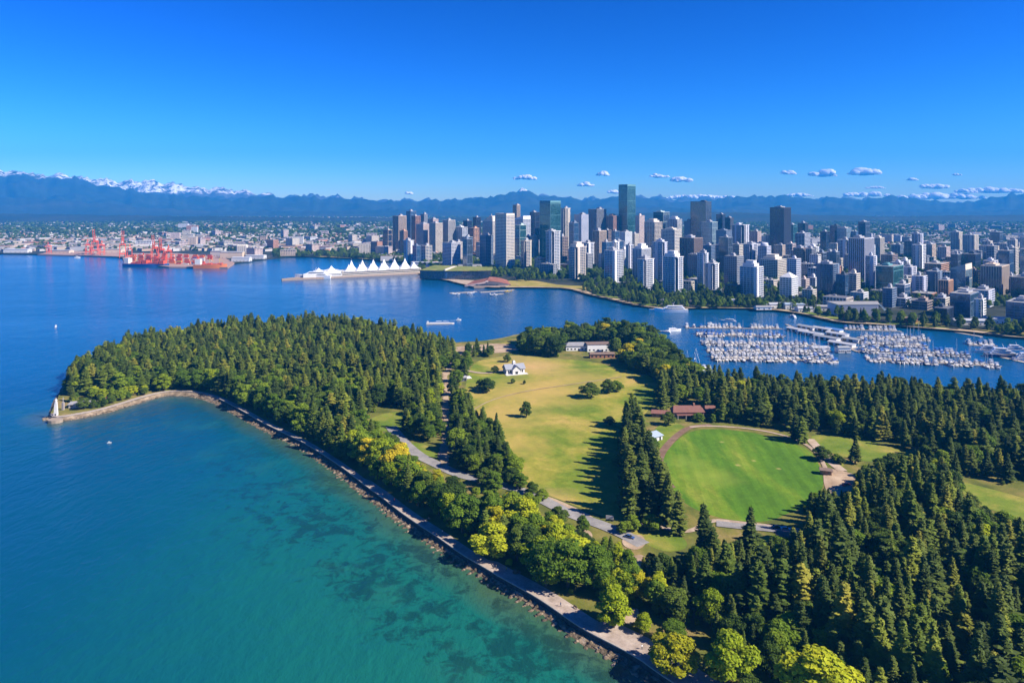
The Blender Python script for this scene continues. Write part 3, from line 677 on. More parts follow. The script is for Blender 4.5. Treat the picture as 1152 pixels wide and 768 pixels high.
def place_woods():
    wood('point', [(80,446),(84,424),(96,413),(114,406),(152,394),(202,383),(262,375),(340,370),(400,372),(450,382),(482,388),(505,394),(512,402),(497,412),(492,430),(494,455),(486,462),(470,462),(440,455),(410,466),(404,492),(396,520),(250,450),(170,442)],
         6.9, {C1:.34, C2:.28, C3:.10, B1:.12, B2:.13, B3:.035}, (14,23.5), (11,16.5), 6.5, seed=1)
    wood('strip', [(396,470),(412,482),(440,492),(452,508),(475,524),(510,543),(560,556),(600,570),(640,590),(655,600),(700,612),(705,640),(730,660),(800,760),(800,860),(740,770),(600,660),(390,540)],
         8.2, {C1:.18, C2:.12, B1:.17, B2:.36, B3:.14, B4:.03}, (13,20), (12,18), 8.2, gaps=.08, seed=2)
    wood('clump', [(506,440),(524,458),(538,480),(562,492),(572,522),(586,543),(560,540),(520,528),(496,516),(492,490),(498,460)],
         7.0, {C1:.35, C2:.15, B1:.30, B2:.20}, (12,19), (9,14), 9, gaps=.08, seed=3)
    wood('clump', [(462,462),(496,458),(495,500),(470,494),(446,486),(466,478)], 7.4, {C1:.35, C2:.15, B1:.3, B2:.2}, (11,17), (9,14), 9, gaps=.15, seed=31)
    wood('clump', [(512,395),(550,392),(556,402),(535,412),(528,440),(508,432),(505,412)], 8.0, {C1:.45, B1:.3, B2:.25}, (10,17), (8,12), 9, gaps=.28, seed=32)
    wood('clubs', [(577,388),(600,383),(640,377),(690,375),(733,382),(748,392),(754,404),(764,416),(783,425),(780,436),(760,440),(742,440),(736,424),(700,412),(660,404),(612,401),(588,397)],
         8.0, {C1:.14, C2:.08, B1:.44, B2:.30, B4:.04}, (13,20), (13,19), 0, gaps=.05, seed=4)
    wood('row', [(704,478),(712,472),(720,490),(727,515),(734,545),(752,570),(768,590),(756,596),(720,592),(704,590),(697,545)],
         6.6, {C1:.80, C2:.08, B1:.06, B2:.06}, (17,25), (8,12), 0, lawn=False, gaps=.08, seed=5)
    wood('bay', [(745,442),(770,432),(800,428),(870,436),(930,438),(1000,442),(1152,449),(1330,458),(1330,530),(1152,543),(1104,544),(1070,528),(1034,512),(1000,498),(960,492),(912,487),(884,484),(850,478),(806,474),(780,452),(752,462),(738,466)],
         8.3, {C1:.46, C2:.18, C3:.05, B1:.17, B2:.11, B3:.03}, (14,24), (9,14), 0, gaps=.08, seed=6)
    wood('forest', [(892,596),(912,572),(928,560),(956,560),(970,538),(992,528),(1030,524),(1070,540),(1100,572),(1152,592),(1260,605),(1400,640),(1400,960),(900,960),(812,800),(770,742),(735,672),(716,655),(726,628),(770,622),(800,606),(850,622),(876,630)],
         7.0, {C1:.46, C2:.22, C3:.13, B1:.09, B2:.08, B3:.02}, (16,27), (11,17), 9, gaps=.07, seed=7)
    wood('forest', [(690,664),(735,672),(770,742),(812,800),(860,880),(800,860),(745,745),(690,700)], 7.2, {B2:.42, B3:.25, B1:.2, B4:.10}, (14,20), (9,15), 8.8, gaps=.1, seed=71)
    wood('point', [(70,456),(84,448),(110,440),(160,440),(180,440),(150,447),(112,459),(90,464)], 7.2, {B1:.4, B2:.4, B3:.1, C1:.1}, (9,13), (5,8.5), 4.5, lawn=True, gaps=.12, seed=8)
    wood('point', [(76,444),(79,421),(88,415),(90,435),(84,446)], 7.2, {C1:.5, B1:.3, B2:.2}, (13,19), (9,13), 2, gaps=.05, seed=9)
place_woods()
EXTRA = [('b',1041,521,10,'dark green',"dark round tree between the two sunny glades at right"),('b',1060,529,11,'mid green',"broad green tree between the two sunny glades at right"),('c',1075,540,15,'dark green',"dark conifer at the near end of the long right glade"),('b',990,527,6,'mid green',"low leafy tree at the near edge of the sunny right meadow"),('b',585,549,8,'mid green',"leafy tree on the meadow side of the road bend"),('b',577,545,9,'dark green',"dark leafy tree at the near left edge of the meadow"),('b',595,575,9,'mid green',"mid green tree on the near side of the road bend"),
  ('b',628,590,8.5,'dark green',"dark leafy tree on the near verge of the lower road"),('b',655,600,8,'mid green',"mid green tree on the near verge of the lower road"),('b',556,553,10,'mid green',"broad tree on the near side of the middle of the road"),
  ('b',568,515,8,'mid green',"mid green tree just above the corner tree of the meadow"),('b',545,545,9,'dark green',"dark leafy tree between clump and road"),('b',700,600,5,'mid green',"small bushy tree at the foot of the tall conifer row by the road"),('b',592,469,10.5,'dark green',"single round dark tree standing alone on the dry meadow"),
  ('b',664,447,11.5,'dark green',"larger dark tree of the pair on the far side of the meadow"),
  ('b',684,442,11.0,'dark green',"smaller dark tree of the pair on the far side of the meadow"),
  ('b',693,440,8.5,'mid green',"mid green tree tucked against the pair on the far meadow"),
  ('b',571,407,7.5,'dark green',"small dark tree just behind the white pavilion"),
  ('b',557,419,6.0,'dark green',"small round tree at the west corner of the white pavilion"),
  ('b',577,431,4.0,'dark green',"little shrub-like tree in front of the white pavilion"),
  ('b',590,432,3.2,'dark green',"tiny dark shrub on the meadow in front of the white pavilion"),
  ('b',548,441,11,'dark green',"broad dark tree at the meadow edge left of the white pavilion"),
  ('b',541,437,8,'mid green',"mid green tree beside the dark one at the meadow edge"),
  ('b',563,528,11,'dark green',"dark tree at the near left corner of the dry meadow"),
  ('b',561,497,7,'dark green',"round dark tree at the left meadow edge above the clump"),
  ('b',556,503,7.5,'mid green',"mid green tree at the left meadow edge above the clump"),
  ('b',598,556,6.5,'dark green',"low dark tree beside the bend of the grey park road"),
  ('b',610,562,5.5,'mid green',"small bushy tree on the verge of the grey park road"),
  ('c',763,601,20,'dark green',"tall dark conifer at the near edge of the turf oval"),
  ('c',792,648,29,'dark green',"tallest dark spire in front of the turf oval"),
  ('c',803,655,22,'dark green',"dark conifer leaning against the tallest spire before the oval"),
  ('c',845,634,24,'dark green',"lone dark spire at the near right of the turf oval"),
  ('c',902,498,17,'mid green',"mid green conifer at the far right corner of the turf oval"),
  ('c',895,494,15,'dark green',"dark conifer next to the far right corner of the turf oval"),
  ('b',924,517,8,'dark green',"small dark tree between the two pale paths beside the oval"),
  ('c',962,521,16,'dark green',"slim dark conifer alone on the sunny right meadow"),
  ('b',941,520,5,'mid green',"low rounded bush left of the slim conifer on the right meadow"),
  ('b',946,522,4.6,'dark green',"low dark bush beside the slim conifer on the right meadow"),
  ('b',733,596,7,'mid green',"rounded leafy tree at the foot of the tall conifer row"),
  ('b',711,596,7,'mid green',"leafy tree at the near end of the tall conifer row"),
  ('b',686,478,6,'dark green',"small tree on the meadow left of the tall conifer row"),
  ('b',646,645,15,'lime green',"bright lime tree behind the seaside path near the road end"),
  ('b',622,655,15,'lime green',"big lime tree leaning over the seaside path"),
  ('b',690,705,14,'lime green',"round lime tree beside the seaside path at the last bend"),
  ('b',760,757,12,'yellow green',"yellowing tree beside the seaside path near its bottom end"),
  ('b',556,625,14,'lime green',"lime tree behind the resting place on the seaside path"),
  ('b',820,768,16,'lime green',"wide lime tree under the dark forest near the path's end"),
  ('b',925,800,17,'lime green',"big yellow green tree standing among the dark conifers"),
  ('b',1103,512,16,'mid green',"broad mid green tree at the right edge of the sunny glade"),
  ('b',376,399,9,'rusty red',"rusty red tree in the clearing of the wooded point"),
  ('b',713,560,8,'lime green',"lime green shrub tree at the oval side of the conifer row"),
  ('b',733,525,6,'lime green',"lime green shrub by the brown track beside the oval"),
  ('b',735,505,7,'mid green',"leafy tree beside the blue roofed shelter"),
  ('b',752,478,9,'dark green',"dark tree between the clubhouse and the blue roofed shelter"),
  ('b',786,474,6,'mid green',"low leafy tree in front of the red roofed clubhouse"),
  ('b',802,475,5.5,'mid green',"hedge-like leafy tree at the end of the clubhouse")]
def in_view(x, y, h):
    a = PX(x, y, ZL+h); b = PX(x, y, ZL); m = h*.3*F/y
    return -m < a[0] < 1152+m and a[1] < 768 and b[1] > 0
LANDMARKS = [((62,470),"near the white light tower"),((190,440),"above the small sandy beach"),((120,410),"at the seaward end of the wooded point"),((250,385),"on the harbour side of the wooded point"),
  ((365,397),"round the clearing on the wooded point"),((330,440),"in the middle of the wooded point"),((300,468),"along the seawall where it bends"),((370,505),"along the straight of the seawall"),
  ((460,400),"where the wooded point meets the beach"),((440,470),"round the small green lawn"),((440,550),"behind the seawall below the small lawn"),((500,570),"between the park road and the seawall"),
  ((590,610),"between the road bend and the seaside path"),((660,640),"near the dead end of the park road"),((505,455),"beside the dirt path"),((530,500),"in the clump left of the dry meadow"),
  ((530,400),"behind the small harbour beach"),((640,380),"round the white club buildings"),((745,405),"on the shore facing the marina"),((705,520),"in the row between meadow and turf oval"),
  ((800,440),"behind the red roofed clubhouse"),((900,455),"in the wood between oval and marina"),((1010,470),"in the wood above the sunny right meadow"),((1110,470),"on the marina shore further right"),
  ((1060,520),"between the two sunny glades"),((930,580),"beside the dirt turning area"),((860,640),"on the near side of the turf oval"),((760,690),"above the last bend of the seaside path"),
  ((880,740),"in the forest above the path's end"),((1000,620),"in the forest below the right meadow"),((1100,640),"in the forest below the long glade"),((1050,740),"in the densest part of the near forest"),((960,700),"in the near forest right of the lime trees")]
def near_mark(x, y):
    a = PX(x, y, ZL); return min(LANDMARKS, key=lambda l: abs(l[0][0]-a[0])+1.6*abs(l[0][1]-a[1]))[1]
def scale_for(sp, h, seed, mesh_i, D_=300, solo=False):
    rg = random.Random(seed); H = 30.0 if sp == 'c' else 16.0; s = h/H; k = rg.uniform(.88, 1.2)*((1.62 if solo else 1.5 if h < 8.5 else 1.32) if sp == 'b' else (1.36 if D_ < 400 else 1.60))
    return (s*k, s*k*rg.uniform(.92,1.08), s)
FIRST = {}
def plant(sp, x, y, h, tone, label, group, seed):
    rg = random.Random(seed); i = rg.randrange(6)
    if group is None and sp == 'b': i = rg.choice((3, 5, 5))
    key = (sp, tone, i); s = scale_for(sp, h, seed, i, y, group is None); rz = rg.uniform(0, 6.28)
    if key not in FIRST:
        r = thing("conifer_tree" if sp == 'c' else "broadleaf_tree", label, "conifer" if sp == 'c' else "broadleaf tree", (x, y, ZL), rz, group, s)
        link("trunk", T_CON if sp == 'c' else T_BRO, r); link("crown", (CON if sp == 'c' else BRO)[tone][i], r); FIRST[key] = register(r); return r
    return dup(FIRST[key], label, (x, y, ZL), rz, s, group)
TREES += [(sp, *W(px, py), h, tone, lab) for sp, px, py, h, tone, lab in EXTRA]
cand = {'c': [], 'b': []}; REST = []
for i, t in enumerate(TREES):
    if t[5].count(' ') > 2: cand[t[0]].append((1e9, i))
    elif in_view(t[1], t[2], t[3]):
        # a tree at the front of a wood shows more of itself than one deep inside
        cand[t[0]].append((t[3]/t[2]*(1.0 if t[3] > 12 else .8), i))
    elif t[2] < 700 and abs(t[1]) < t[2]*.95+40: REST.append(i)
NAMES = {}
for sp in 'cb':
    cand[sp].sort(reverse=True); REST += [i for _, i in cand[sp][292:]]
    for _, i in cand[sp][:292]:
        s, x, y, h, tone, reg = TREES[i]
        if reg.count(' ') > 2: lab, grp = reg, None
        else:
            size = ("tall " if h > 27 else "short " if h < 22 else "") if sp == 'c' else ("tall " if h > 14 else "low " if h < 11 else "")
            lab = f"{size}{tone} {'conifer' if sp == 'c' else 'leafy tree'} {near_mark(x, y)}"; grp = lab.split(' ', 1)[1] if size else lab
            grp = f"{'conifers' if sp == 'c' else 'leafy trees'} {near_mark(x, y)}"
        plant(sp, x, y, h, tone, lab, grp, i)
# the rest of the woods, which nobody could count: one object of each kind, its trees set out on points
def scatter(name, pts, protos, trunk=None):
    """pts: rows of x, y, z, sx, sy, sz, rot, index"""
    A = np.array(pts, float); me = bpy.data.meshes.new(name); me.vertices.add(len(A)); me.vertices.foreach_set("co", A[:, :3].astype(np.float32).ravel())
    for nm, typ, dat in (("size", 'FLOAT_VECTOR', A[:, 3:6]), ("turn", 'FLOAT', A[:, 6]), ("which", 'INT', A[:, 7].astype(np.int32))):
        at = me.attributes.new(nm, typ, 'POINT'); at.data.foreach_set("vector" if typ == 'FLOAT_VECTOR' else "value", dat.astype(np.int32 if typ == 'INT' else np.float32).ravel())
    o = link(name, me); g = bpy.data.node_groups.new(name, 'GeometryNodeTree')
    g.interface.new_socket(name="Geometry", in_out='INPUT', socket_type='NodeSocketGeometry'); g.interface.new_socket(name="Geometry", in_out='OUTPUT', socket_type='NodeSocketGeometry')
    N = g.nodes; gi = N.new('NodeGroupInput'); go = N.new('NodeGroupOutput'); j = N.new('GeometryNodeJoinGeometry')
    for p in reversed(protos):
        oi = N.new('GeometryNodeObjectInfo'); oi.inputs['Object'].default_value = p; oi.inputs['As Instance'].default_value = True; oi.transform_space = 'ORIGINAL'
        g.links.new(oi.outputs['Geometry'], j.inputs[0])
    def attr(nm, typ):
        a = N.new('GeometryNodeInputNamedAttribute'); a.data_type = typ; a.inputs['Name'].default_value = nm
        return [s for s in a.outputs if s.enabled and s.name == 'Attribute'][0]
    cx = N.new('ShaderNodeCombineXYZ'); g.links.new(attr("turn", 'FLOAT'), cx.inputs[2])
    er = N.new('FunctionNodeEulerToRotation'); g.links.new(cx.outputs[0], er.inputs[0])
    ip = N.new('GeometryNodeInstanceOnPoints'); ip.inputs['Pick Instance'].default_value = True
    g.links.new(gi.outputs[0], ip.inputs['Points']); g.links.new(j.outputs[0], ip.inputs['Instance']); g.links.new(attr("which", 'INT'), ip.inputs['Instance Index'])
    g.links.new(er.outputs[0], ip.inputs['Rotation']); g.links.new(attr("size", 'FLOAT_VECTOR'), ip.inputs['Scale']); g.links.new(ip.outputs[0], go.inputs[0])
    md = o.modifiers.new("trees", 'NODES'); md.node_group = g
    return tag(o, kind='stuff')
def proto_list(sp):
    ks = [k for k in FIRST if k[0] == sp]; return ks, [[c for c in KIDS[FIRST[k].name] if c.name.startswith('crown')][0] for k in ks]
KC, PC = proto_list('c'); KB, PB = proto_list('b')
def rows_for(idx, sp, keys):
    out = []
    for i in idx:
        s, x, y, h, tone, reg = TREES[i]
        if s != sp: continue
        ks = [n for n, k in enumerate(keys) if k[1] == tone] or list(range(len(keys)))
        sc_ = scale_for(sp, h, i, 0, y); out.append((x, y, ZL, *sc_, random.uniform(0, 6.28), random.choice(ks)))
    return out
scatter("conifer_woods", rows_for(REST, 'c', KC), PC)
scatter("broadleaf_woods", rows_for(REST, 'b', KB), PB)
# undergrowth inside the woods: low bushes that hide the soil
under = []
rg = random.Random(99)
for (sp, x, y, h, tone, reg) in TREES:
    if reg.count(' ') > 2: continue
    for _ in range(2 if y < 420 else 1):
        qx, qy = x+rg.uniform(-5, 5), y+rg.uniform(-5, 5)
        if not inside(qx, qy, PARK_EDGE): continue
        if seg_dist(qx, qy, WALL_SHORT) < (8.4 if y < 380 else 5.0) or not free_spot(qx, qy, 1.5): continue
        s = rg.uniform(.10, .26); ks = [n for n, k in enumerate(KB) if k[1] in ('dark green', 'mid green', 'lime green')]
        under.append((qx, qy, ZL-.5, s*rg.uniform(.9,1.5), s*rg.uniform(.9,1.5), s, rg.uniform(0, 6.28), rg.choice(ks)))
scatter("undergrowth", under, PB)
print("TREES", len(TREES), "rest", len(REST), "under", len(under))
# ------------------------------------------------------------------ downtown
ZC = 2.5
def glass_mat(name, dark, light, rough=.12, mull=(.05,.06,.07), bay=1.6, floor=3.3, spec=.6, metal=0.0):
    """curtain wall: panes that differ a little from one another, thin mullions, floor lines"""
    m, nt, b, _ = new_mat(name); o = objc(nt); s = nt("ShaderNodeSeparateXYZ", i={0: o}); x, y, z = s.outputs
    u = nt.math('ADD', x, y)
    fu = nt.math('FLOOR', nt.math('DIVIDE', u, bay)); fz = nt.math('FLOOR', nt.math('DIVIDE', z, floor))
    wnz = nt("ShaderNodeTexWhiteNoise", noise_dimensions='3D', i={0: nt("ShaderNodeCombineXYZ", i={0: fu, 1: fz, 2: rnd(nt)}).outputs[0]}).outputs[0]
    v = nt.math('ADD', nt.math('MULTIPLY', wnz, .55), nt.math('MULTIPLY', nt.noise(o, .05, 2), .45))
    c = nt.ramp(v, [(.2, dark), (.62, light), (.9, tuple(min(1, q*1.7+.03) for q in light))])
    mu = nt.math('LESS_THAN', nt.math('FRACT', nt.math('DIVIDE', u, bay)), .10); mz = nt.math('LESS_THAN', nt.math('FRACT', nt.math('DIVIDE', z, floor)), .20)
    c = nt.mix(nt.math('MULTIPLY', nt.math('MAXIMUM', mu, mz), .75), c, mull)
    nt.l.new(c, b.inputs['Base Color']); b.inputs['Roughness'].default_value = rough; b.inputs['IOR'].default_value = 1.75
    b.inputs['Specular IOR Level'].default_value = spec; b.inputs['Metallic'].default_value = .0 if dark[2] < .03 else .32
    return m
GL = {'blue': glass_mat("blue_glass", (.014,.045,.11), (.04,.105,.215)), 'navy': glass_mat("navy_glass", (.008,.016,.04), (.018,.035,.075)),
      'teal': glass_mat("teal_glass", (.010,.045,.065), (.028,.105,.125), .10, (.04,.10,.11)), 'pale': glass_mat("pale_glass", (.07,.13,.19), (.16,.25,.32), mull=(.30,.34,.36)),
      'green': glass_mat("green_glass", (.06,.14,.13), (.15,.27,.24), mull=(.25,.33,.30)), 'dark': glass_mat("dark_glass", (.012,.02,.036), (.03,.045,.07)),
      'grey': glass_mat("grey_glass", (.018,.034,.065), (.05,.08,.125)), 'bronze': glass_mat("bronze_glass", (.010,.014,.022), (.026,.036,.055), .10)}
WL = {k: plain(k+"_concrete" if k not in ('brick','brown') else k+"_cladding", c, .8, .16, .06) for k, c in
      dict(white=(.66,.66,.67), cream=(.60,.54,.45), beige=(.60,.53,.45), lilac=(.50,.51,.58), grey=(.26,.275,.31), tan=(.56,.44,.33), brown=(.30,.225,.19),
           brick=(.46,.24,.16), pink=(.60,.48,.44), dark=(.07,.075,.085), navy=(.05,.065,.10), slate=(.15,.19,.26), green=(.42,.52,.48), teal=(.10,.24,.27), blue=(.13,.20,.32), orange=(.58,.33,.20)).items()}
ROOFM = plain("roof_gravel", (.27,.265,.26), .95, .25, .15); ROOFD = plain("roof_dark", (.13,.13,.14), .9, .3, .15); PLANT = plain("roof_machinery", (.34,.34,.36), .6, .2, .3)
GRIDROT = R(-45)
FOOT = []                                                   # footprints: x, y, radius
def tower_at(name, cx, cy, a, b, H, typ, wall, glass, label, cat, group=None, cap='flat', seed=0, rot=GRIDROT, side=None):
    rg = random.Random(seed); t = thing(name, label, cat, (cx, cy, ZC), rot, group)
    fl = 3.3 if typ != 'office' else 3.7; nfl = max(2, int(H/fl)); H = nfl*fl
    wm, gm = WL[wall], GL[glass]; wm2 = WL[side] if side else wm
    core = MB(); fr = MB(); x0, x1, y0, y1 = -a/2, a/2, -b/2, b/2
    notch = min(a, b)*.14 if typ == 'resi' and rg.random() < .7 else 0
    if notch:                                               # residential towers have cut corners
        pts = [(x0+notch,y0),(x1-notch,y0),(x1-notch,y0+notch),(x1,y0+notch),(x1,y1-notch),(x1-notch,y1-notch),(x1-notch,y1),(x0+notch,y1),(x0+notch,y1-notch),(x0,y1-notch),(x0,y0+notch),(x0+notch,y0+notch)]
    else: pts = [(x0,y0),(x1,y0),(x1,y1),(x0,y1)]
    core.prism(pts, 0, H); core.build("glass_wall", gm, t)
    def pier(xa, xb, face, d=.45, z0=0, z1=None, mi=0):
        z1 = H+.05 if z1 is None else z1
        if face == 'S': fr.box(xa, xb, y0-d, y0+.1, z0, z1, mi)
        elif face == 'N': fr.box(xa, xb, y1-.1, y1+d, z0, z1, mi)
        elif face == 'E': fr.box(x1-.1, x1+d, xa, xb, z0, z1, mi)
        else: fr.box(x0-d, x0+.1, xa, xb, z0, z1, mi)
    def every(L, step): 
        n = max(1, round(L/step)); return [-L/2+L*k/n for k in range(n+1)]
    faces = (('S', a), ('E', b), ('W', b), ('N', a))
    if typ == 'resi':
        bal = MB()
        for f, L in faces:
            n = max(2, round(L/5.5)); blank = set(rg.sample(range(n), max(1, round(n*.27))))
            for k in range(n):
                p, q = -L/2+L*k/n, -L/2+L*(k+1)/n; p = max(p, -L/2+notch); q = min(q, L/2-notch)
                if q-p < .8: continue
                if k in blank: pier(p+.3, q-.3, f, .55)
                else: pier(p-.02, p+.55, f, .6)
            pier(L/2-notch-.6, L/2-notch, f, .58)
        for i in range(nfl):
            z = i*fl
            for f, L in faces:
                d = .95; e = notch
                if f == 'S': bal.box(x0+e, x1-e, y0-d, y0+.05, z, z+.7)
                elif f == 'E': bal.box(x1-.05, x1+d, y0+e, y1-e, z+.01, z+.71)
                elif f == 'W': bal.box(x0-d, x0+.05, y0+e, y1-e, z+.01, z+.96)
                else: bal.box(x0+e, x1-e, y1-.05, y1+d, z, z+.95)
        bal.build("balconies", wm, t)
    elif typ in ('office', 'grid', 'stripe'):
        for f, L in faces:
            if typ == 'stripe':
                for p in every(L, 3.6): pier(p-.55, p+.55, f, .5)
            elif typ == 'grid':
                for p in every(L, 4.2): pier(p-.38, p+.38, f, .32)
            else:
                for p in every(L, 8.0): pier(p-.35, p+.35, f, .22)
        if typ != 'stripe':
            hh = 1.35 if typ == 'grid' else 1.05
            for i in range(nfl+1):
                z = i*fl-.1; fr.box(x0-.2, x1+.2, y0-.2, y1+.2, z, min(z+hh, H+.04), bottom=True)
    else:                                                   # curtain wall: slim edges only
        for f, L in faces: pier(-L/2-.1, -L/2+.35, f, .18); pier(L/2-.35, L/2+.1, f, .19)
        for i in range(0, nfl, max(6, nfl//5)): fr.box(x0-.12, x1+.12, y0-.12, y1+.12, i*fl, i*fl+.7, bottom=True)
    fr.build("facade_frame", wm2, t)
    # roof: parapet, deck and machinery rooms
    rf = MB(); rf.box(x0-.35, x1+.35, y0-.35, y1+.35, H, H+1.1, 1); rf.box(x0+.4, x1-.4, y0+.4, y1-.4, H+1.1, H+1.16, 0); rf.build("roof", [ROOFM if wall not in ('dark','navy','brown') else ROOFD, wm2], t)
    pr = MB(); h2 = H+1.16
    if cap in ('flat', 'mech'):
        k = rg.uniform(.30,.55); px, py = rg.uniform(-.15,.15)*a, rg.uniform(-.15,.15)*b; hh = rg.uniform(2.2, 4.2)
        pr.box(px-a*k/2, px+a*k/2, py-b*k/2, py+b*k/2, h2, h2+hh)
        pr.box(px-a*.12, px+a*.10, py-b*.12, py+b*.12, h2+hh, h2+hh+2)
    elif cap == 'step':
        pr.box(-a*.40, a*.30, -b*.36, b*.38, h2, h2+4.5); pr.box(-a*.26, a*.2, -b*.22, b*.26, h2+4.5, h2+9)
    elif cap == 'spire':
        pr.box(-a*.42, a*.42, -b*.40, b*.42, h2, h2+5); pr.box(-a*.30, a*.32, -b*.28, b*.32, h2+5, h2+10); pr.box(-a*.16, a*.2, -b*.15, b*.2, h2+10, h2+15); pr.bar((0,0,h2+15), (0,0,h2+21), .9, .3, 6)
    elif cap == 'pyramid':
        pr.add([(x0,y0,h2),(x1,y0,h2),(x1,y1,h2),(x0,y1,h2),(0,0,h2+7.5)], [(0,1,4),(1,2,4),(2,3,4),(3,0,4)])
    elif cap == 'dome':
        r = min(a, b)*.42; pr.lathe([(r, h2), (r, h2+2)]+[(r*math.cos(q), h2+2+r*.7*math.sin(q)) for q in (.35,.7,1.05,1.35)], 14)
    elif cap == 'slant':
        pr.add([(x0,y0,h2),(x1,y0,h2),(x1,y1,h2),(x0,y1,h2),(x1-.2,y0+.2,h2+9),(x1-.2,y1-.2,h2+9),(x0+.2,y0+.2,h2+1),(x0+.2,y1-.2,h2+1)], [(0,1,4,6),(1,2,5,4),(2,3,7,5),(3,0,6,7),(6,4,5,7)])
    elif cap == 'crown':
        for (p, q, s, u) in ((x0,x0+.6,y0,y1),(x1-.6,x1,y0,y1),(x0+.6,x1-.6,y0,y0+.6),(x0+.6,x1-.6,y1-.6,y1)): pr.box(p, q, s, u, h2, h2+4.5)
        pr.box(-a*.25, a*.25, -b*.25, b*.25, h2, h2+3.4)
    if pr.v: pr.build("roof_plant_room", PLANT if cap in ('flat','mech') and rg.random() < .75 else wm, t)
    if H > 45 and typ != 'curtain' and rg.random() < .35:
        pd = MB(); g = min(a, b)*.16; hp = rg.uniform(4, 7); pd.box(x0-g, x1+g, y0-g, y1+g, 0, hp); pd.box(x0-g-.2, x1+g+.2, y0-g-.2, y1+g+.2, hp, hp+.7)
        pd.build("podium", WL['grey'] if rg.random() < .8 else WL['slate'], t)
    return t
